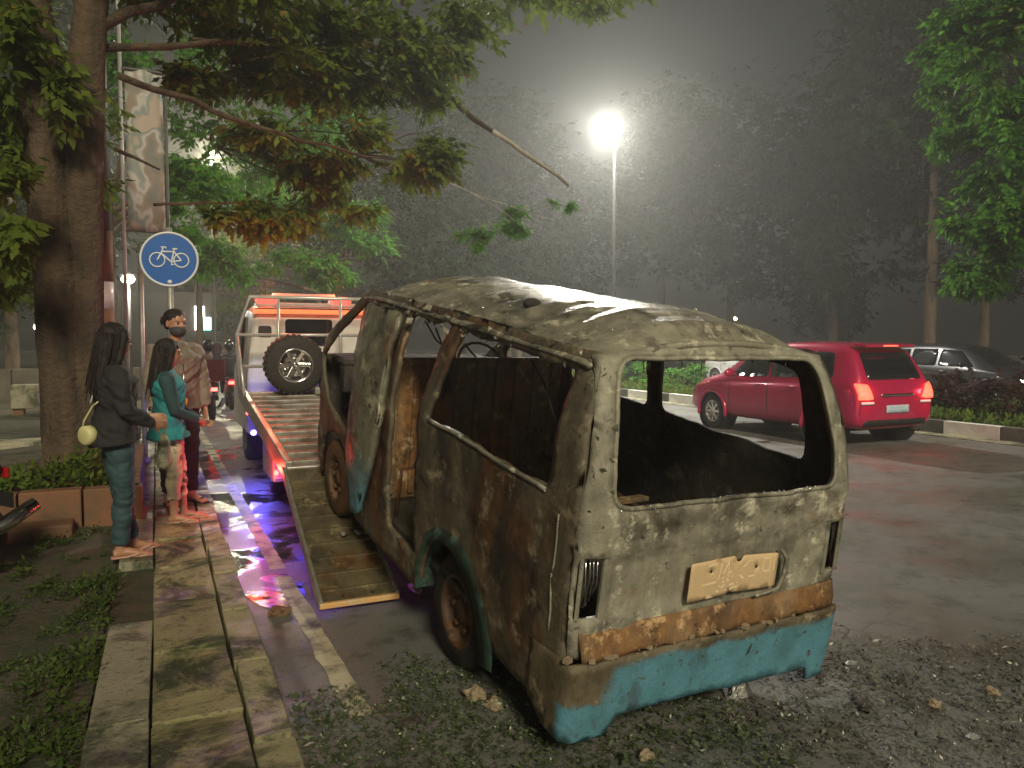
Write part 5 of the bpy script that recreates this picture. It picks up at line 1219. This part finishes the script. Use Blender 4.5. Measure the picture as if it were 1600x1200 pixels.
# brighter trees behind the tow truck and along the left side
tree('street_tree', (4.6, 24.5, 0), 7, .16, [blob(490, 420, 22, 1.2, 1.0, .5, 420), blob(350, 410, 21, .9, .9, .5, 360), blob(560, 370, 23, 1.1, 1.0, .8, 380), blob(420, 300, 25, 2.0, 1.4, 1.0, 500)], .16, M['leaf_br'], 'bright green tree above the tow truck cab', 41)
tree('street_tree', (-.9, 19.5, .1), 8, .15, [blob(300, 290, 19, 1.0, .9, .9, 420), blob(350, 230, 19.5, 1.4, 1, 1.0, 420), blob(300, 370, 19, .6, .6, .4, 200), blob(240, 120, 19, 1.6, 1.2, 1.3, 480), blob(420, 180, 20, 1.8, 1.2, 1.0, 460), blob(520, 240, 21, 1.4, 1.2, .8, 300)], .15, M['leaf_br'], 'tree with lamp-lit leaves behind the banner', 42)
tree('street_tree', (-3.2, 12.2, .1), 8, .20, [blob(10, 120, 11.5, 1.2, 1.0, 1.4, 600), blob(60, 260, 12, .6, .8, .8, 260), blob(-60, 380, 11, .8, .8, .7, 300)], .14, M['leaf'], 'dark tree standing at the far left edge', 43)
tree('street_tree', (1.9, 40, 0), 9, .2, [blob(330, 400, 38, 2.2, 1.6, 1.2, 420), blob(420, 330, 40, 3.0, 2, 2.2, 520), blob(380, 470, 40, 2.0, 1.5, .8, 260)], .24, M['leaf'], 'tree over the distant traffic behind the bicycle sign', 44)
tree('street_tree', (6.6, 32, 0), 11, .22, [blob(560, 330, 30, 3, 2, 2.2, 700), blob(650, 390, 30, 2.4, 2, 1.8, 520), blob(600, 200, 30, 3, 2.4, 2.4, 620), blob(720, 430, 33, 2.5, 2, 1.5, 420)], .24, M['leaf_dk'], 'dark tall tree behind the van roof front', 45)
# median and far-side trees to the right
mt_ = [(15.6, 33, 9.0, 'dark tree on the median under the lamp glare'), (15.4, 43, 10.0, 'dark tree on the median farther beyond the lamp'), (15.9, 5.6, 7.5, 'dark median tree at the right edge behind the overhanging leaves'), (15.3, 52, 9.5, 'distant dark tree where the median narrows')]
for k_, (x, y_, h_, lab) in enumerate(mt_):
    B = [((x, y_, h_ * .72), (2.4, 2.4, 1.7), 560), ((x - 1.2, y_ - .6, h_ * .55), (1.6, 1.6, 1.1), 320), ((x + 1.3, y_ + .5, h_ * .52), (1.6, 1.6, 1.1), 320), ((x, y_ - 1, h_ * .9), (1.6, 1.6, 1.0), 260)]
    tree('median_tree', (x, y_, .2), h_, .16, B, .22, M['leaf_dk'], lab, 51 + k_, group='median trees')
fs_ = [(31, 16), (29.5, 22), (30.5, 28), (30, 35), (31, 43), (29, 52), (24, 62), (14, 70), (5, 66), (-8, 40), (-10, 26), (-4.5, 31), (-15, 38), (22, 48), (36, 24)]
labs = ['far tree at the right edge beyond the grey car', 'far tree behind the pale passing car', 'far dark tree right of the lamp', 'far dark tree behind the lamp post', 'far dark tree left of the lamp', 'far tree behind the slim branch', 'hazy tree closing the road, right of centre', 'hazy tree closing the road near its middle', 'hazy tree at the road end above the truck', 'dark tree behind the boundary wall', 'dark tree behind the left edge trunk', 'dark tree between the lamps far left', 'distant tree left of the dark boundary trees', 'hazy tall tree beneath the lamp, far side', 'tallest far tree behind the overhanging leaves']
for k_, ((x, y_), lab) in enumerate(zip(fs_, labs)):
    h_ = 17 + 3 * math.sin(k_ * 2.1); rs = random.Random(k_)
    B = [((x, y_, h_ * .75), (4.2, 4.2, 3.4), 620)] + [((x + rs.uniform(-2.4, 2.4), y_ + rs.uniform(-2, 2), h_ * rs.uniform(.28, .95)), (3.2, 3.2, 2.3), 320) for _ in range(8)]
    tree('far_tree', (x, y_, 0), h_, .22, B, .34, M['leaf_dk'], lab, 71 + k_, group='far trees')
# the bright tree hanging in from the right
rt = (18.4, 9.2, .2)
tree('overhanging_tree', rt, 8.0, .17, [blob(1560, 60, 9.0, 1.0, .9, 1.0, 800), blob(1500, 60, 10, .9, .9, .7, 380), blob(1565, 230, 9.2, .8, .7, .8, 700), blob(1555, 350, 9.2, .7, .6, .6, 620), blob(1535, 430, 9.4, .5, .5, .32, 380), blob(1620, 330, 9.5, .9, .8, 1.1, 420), blob(1470, 180, 10.5, .6, .6, .6, 220), blob(1700, 120, 10, 1.6, 1.2, 1.4, 420)], .15, M['leaf_br'], 'leafy bright green tree hanging in at the right edge', 61)
# ------------------------------------------------------------------ median shrubs and grass
sb = [(14.0, 8.4, 1.0, 'red-leaved shrub at the right edge of the median'), (14.1, 10.2, .9, 'red-leaved shrub right of the red car'), (14.3, 12.2, .85, 'low shrub on the median behind the red car tail'), (14.0, 15.6, .8, 'green shrub seen over the red car bonnet'), (14.0, 18.0, .8, 'green shrub seen through the van rear window'), (14.2, 21.5, .8, 'green shrub left of the red car headlamp')]
for k_, (x, y_, h_, lab) in enumerate(sb):
    s = empty('shrub', (x, y_, .2), label=lab, cat='shrub', group='median shrubs'); b_ = MB()
    for q in range(6): a = q * 1.05; b_.tube([(.05 * math.cos(a), .05 * math.sin(a), -.05), (.25 * math.cos(a), .35 * math.sin(a), h_ * .5)], [.015, .008], 5)
    b_.build('stems', M['bark'], s); crown('foliage', [((0, 0, h_ * .5), (.55, .95, h_ * .42), 420)], .11, M['leaf_red'] if k_ < 2 else M['leaf_br'] if k_ > 2 else M['leaf_dk'], s, 200 + k_, 6, .1)
g_ = np.random.default_rng(3); n = 9000
P_ = np.stack([g_.uniform(13.0, 17.2, n), g_.uniform(4, 30, n) , np.full(n, .20)], 1); A_ = g_.normal(0, .5, (n, 3)); A_[:, 2] = 1.2
o = link('median_grass', leaf_mesh('median_grass', P_, A_, .11, 5, -.4, 9), M['grass']); tag(o, 'short grass and ground cover along the median', 'grass', kind='stuff')
# ------------------------------------------------------------------ ground cover, litter, rubble
def scatter(name, n, fn, size, mat, label, cat, seed, per=5, droop=.2, upz=.2):
    g = np.random.default_rng(seed); P = []
    while len(P) < n:
        p = fn(g)
        if p is not None: P.append(p)
    P = np.array(P); size = size * np.clip(np.exp(g.normal(-.15, .55, len(P))), .35, 3.2); A = g.normal(0, 1, (len(P), 3)); A[:, 2] = np.abs(A[:, 2]) * .3 + upz
    o = link(name, leaf_mesh(name, P, A, size, per, droop, seed), mat); return tag(o, label, cat, kind='stuff')
def f_verge(g):
    x, y_ = g.uniform(-2.6, -.27), g.uniform(2.2, 7.0)
    if fbm((x * 2.1, y_ * 2.1, 3)) < -.22 + .3 * (y_ > 5.6) + g.random() * .25: return None
    return (x, y_, .125 + .035 * fbm((x, y_, 0), 1.6))
scatter('ground_cover', 13000, f_verge, .017, M['moss'], 'mossy weeds creeping over the dark soil at left', 'weeds', 12, 5, -.1, .6)
def f_lit(g):
    x, y_ = g.uniform(.5, 2.6), g.uniform(1.7, 3.9)
    d = math.hypot((x - 1.25) / .9, (y_ - 2.7) / .8) + .5 * fbm((x * 3, y_ * 3, 1))
    if d > 1.0 + g.random() * .35: return None
    return (x, y_, .012 + .03 * max(0, fbm((x * 4, y_ * 4, 2))))
scatter('leaf_litter', 8500, f_lit, .0125, M['litter'], 'wet leaf litter and foam on the road under the bumper', 'litter', 13, 4, .1, .3)
def f_rub(g):
    x, y_ = g.uniform(2.2, 4.6), g.uniform(.4, 3.3)
    d = math.hypot((x - 3.2) / .95, (y_ - 1.75) / 1.15) + .6 * fbm((x * 2.2, y_ * 2.2, 4))
    if d > .9 + g.random() * .3: return None
    return (x, y_, .010 + .04 * max(0, fbm((x * 4, y_ * 4, 2))))
scatter('ash_rubble', 8500, f_rub, .0125, M['rubble'], 'glittering ash and broken glass right of the bumper', 'rubble', 14, 4, .1, .3)
def chunk(name, loc, r_, mat, label, cat, seed):
    bm = bmesh.new(); bmesh.ops.create_icosphere(bm, subdivisions=3, radius=1)
    for v in bm.verts:
        d = 1 + .45 * fbm(v.co * 1.4 + Vector((seed, 0, 0))) + .12 * fbm(v.co * 6 + Vector((seed, 0, 0))); v.co = Vector((v.co.x * r_[0], v.co.y * r_[1], v.co.z * r_[2])) * d
    me = bpy.data.meshes.new(name); bm.to_mesh(me); bm.free(); o = link(name, me, mat); o.location = loc; return tag(o, label, cat)
p = at(742, 1085, z=.03); chunk('rubble_chunk', p, (.05, .045, .035), M['stone'], 'pale rubble chunk under the rear left wheel', 'rubble', 3)
p = at(772, 1100, z=.02); chunk('rubble_chunk', p, (.035, .05, .025), M['stone'], 'flat rubble chunk beside the larger one, nearer the bumper', 'rubble', 8)
p = at(1152, 1080, z=.03); chunk('crumpled_foil', p, (.045, .035, .05), M['foil'], 'crumpled silver foil lying below the cyan bumper', 'litter', 5)
p = at(648, 918, z=.02); chunk('bent_scrap', p, (.035, .10, .02), M['foil'], 'bent grey scrap beside the ramp end', 'scrap', 6)
p = at(436, 955, z=.02); chunk('broken_brick', p, (.07, .05, .03), M['brick'], 'broken reddish brick at the end of the puddle', 'brick', 9)
kinds = (('glass_shard', 'foil', (.03, .02, .006), 'shard'), ('charred_lump', 'soot', (.05, .035, .022), 'rubble'), ('rubble_chunk', 'stone', (.03, .025, .02), 'rubble'))
spots = ((1330, 1035, 0, 'bright shard closest to the right end of the bumper'), (1400, 1060, 1, 'black charred lump right of the bumper foot'), (1460, 1100, 2, 'pale chunk in the middle of the ash rubble'), (1520, 1150, 0, 'bright shard at the lower right corner of the rubble'), (1350, 1100, 1, 'charred lump between the foil and the rubble'), (1550, 1080, 2, 'pale chunk at the far right of the rubble'), (640, 1130, 1, 'dark charred lump in the leaf litter left of the van'), (1010, 1180, 2, 'small pale chunk at the bottom centre of the litter'))
for k_, (px_, py_, i_, lab) in enumerate(spots):
    nm, mt, r_, ct = kinds[i_]; chunk(nm, at(px_, py_, z=.02), r_, M[mt], lab, ct, 40 + k_).rotation_euler = (0, 0, k_)
# fallen metal shards on the ramp
for k_, (px_, py_, r_) in enumerate(((537, 845, .035), (560, 870, .05), (592, 855, .04))):
    yy = 5.25; p = at(px_, py_, yy); z = .035 + (p.y - 4.66) * (.615 / 1.48) + .05; chunk('glass_shard', (min(1.3, max(.95, p.x)), p.y, z), (r_ * .5, r_, .012), M['foil'], ('small shiny shard on the ramp, left one', 'middle shiny shard on the ramp', 'right shiny shard on the ramp below the door')[k_], 'shard', k_ + 20)

for o in list(COL.objects):
    if o.name.split('.')[0] in ('wheel_nuts', 'embossed_marks', 'melted_seal', 'melted_lens', 'ramp_cleats', 'tread_blocks', 'seat_springs', 'twigs'): o['kind'] = 'stuff'
# ------------------------------------------------------------------ night haze, its density also imitating lens glare
hz = MB().box((10, 70, 12.5), (190, 230, 28)).build('haze', None); hz['kind'] = 'stuff'; tag(hz, 'thin night haze, also standing in for lens glare around the lamp', 'haze')
m = bpy.data.materials.new('haze'); m.use_nodes = True; nt = m.node_tree; nt.nodes.clear()
ou = nt.nodes.new('ShaderNodeOutputMaterial'); pv = nt.nodes.new('ShaderNodeVolumePrincipled'); pv.inputs['Density'].default_value = .0042; pv.inputs['Color'].default_value = (.86, .88, .86, 1); pv.inputs['Anisotropy'].default_value = .50
nt.links.new(pv.outputs[0], ou.inputs['Volume']); hz.data.materials.append(m); hz.visible_shadow = True
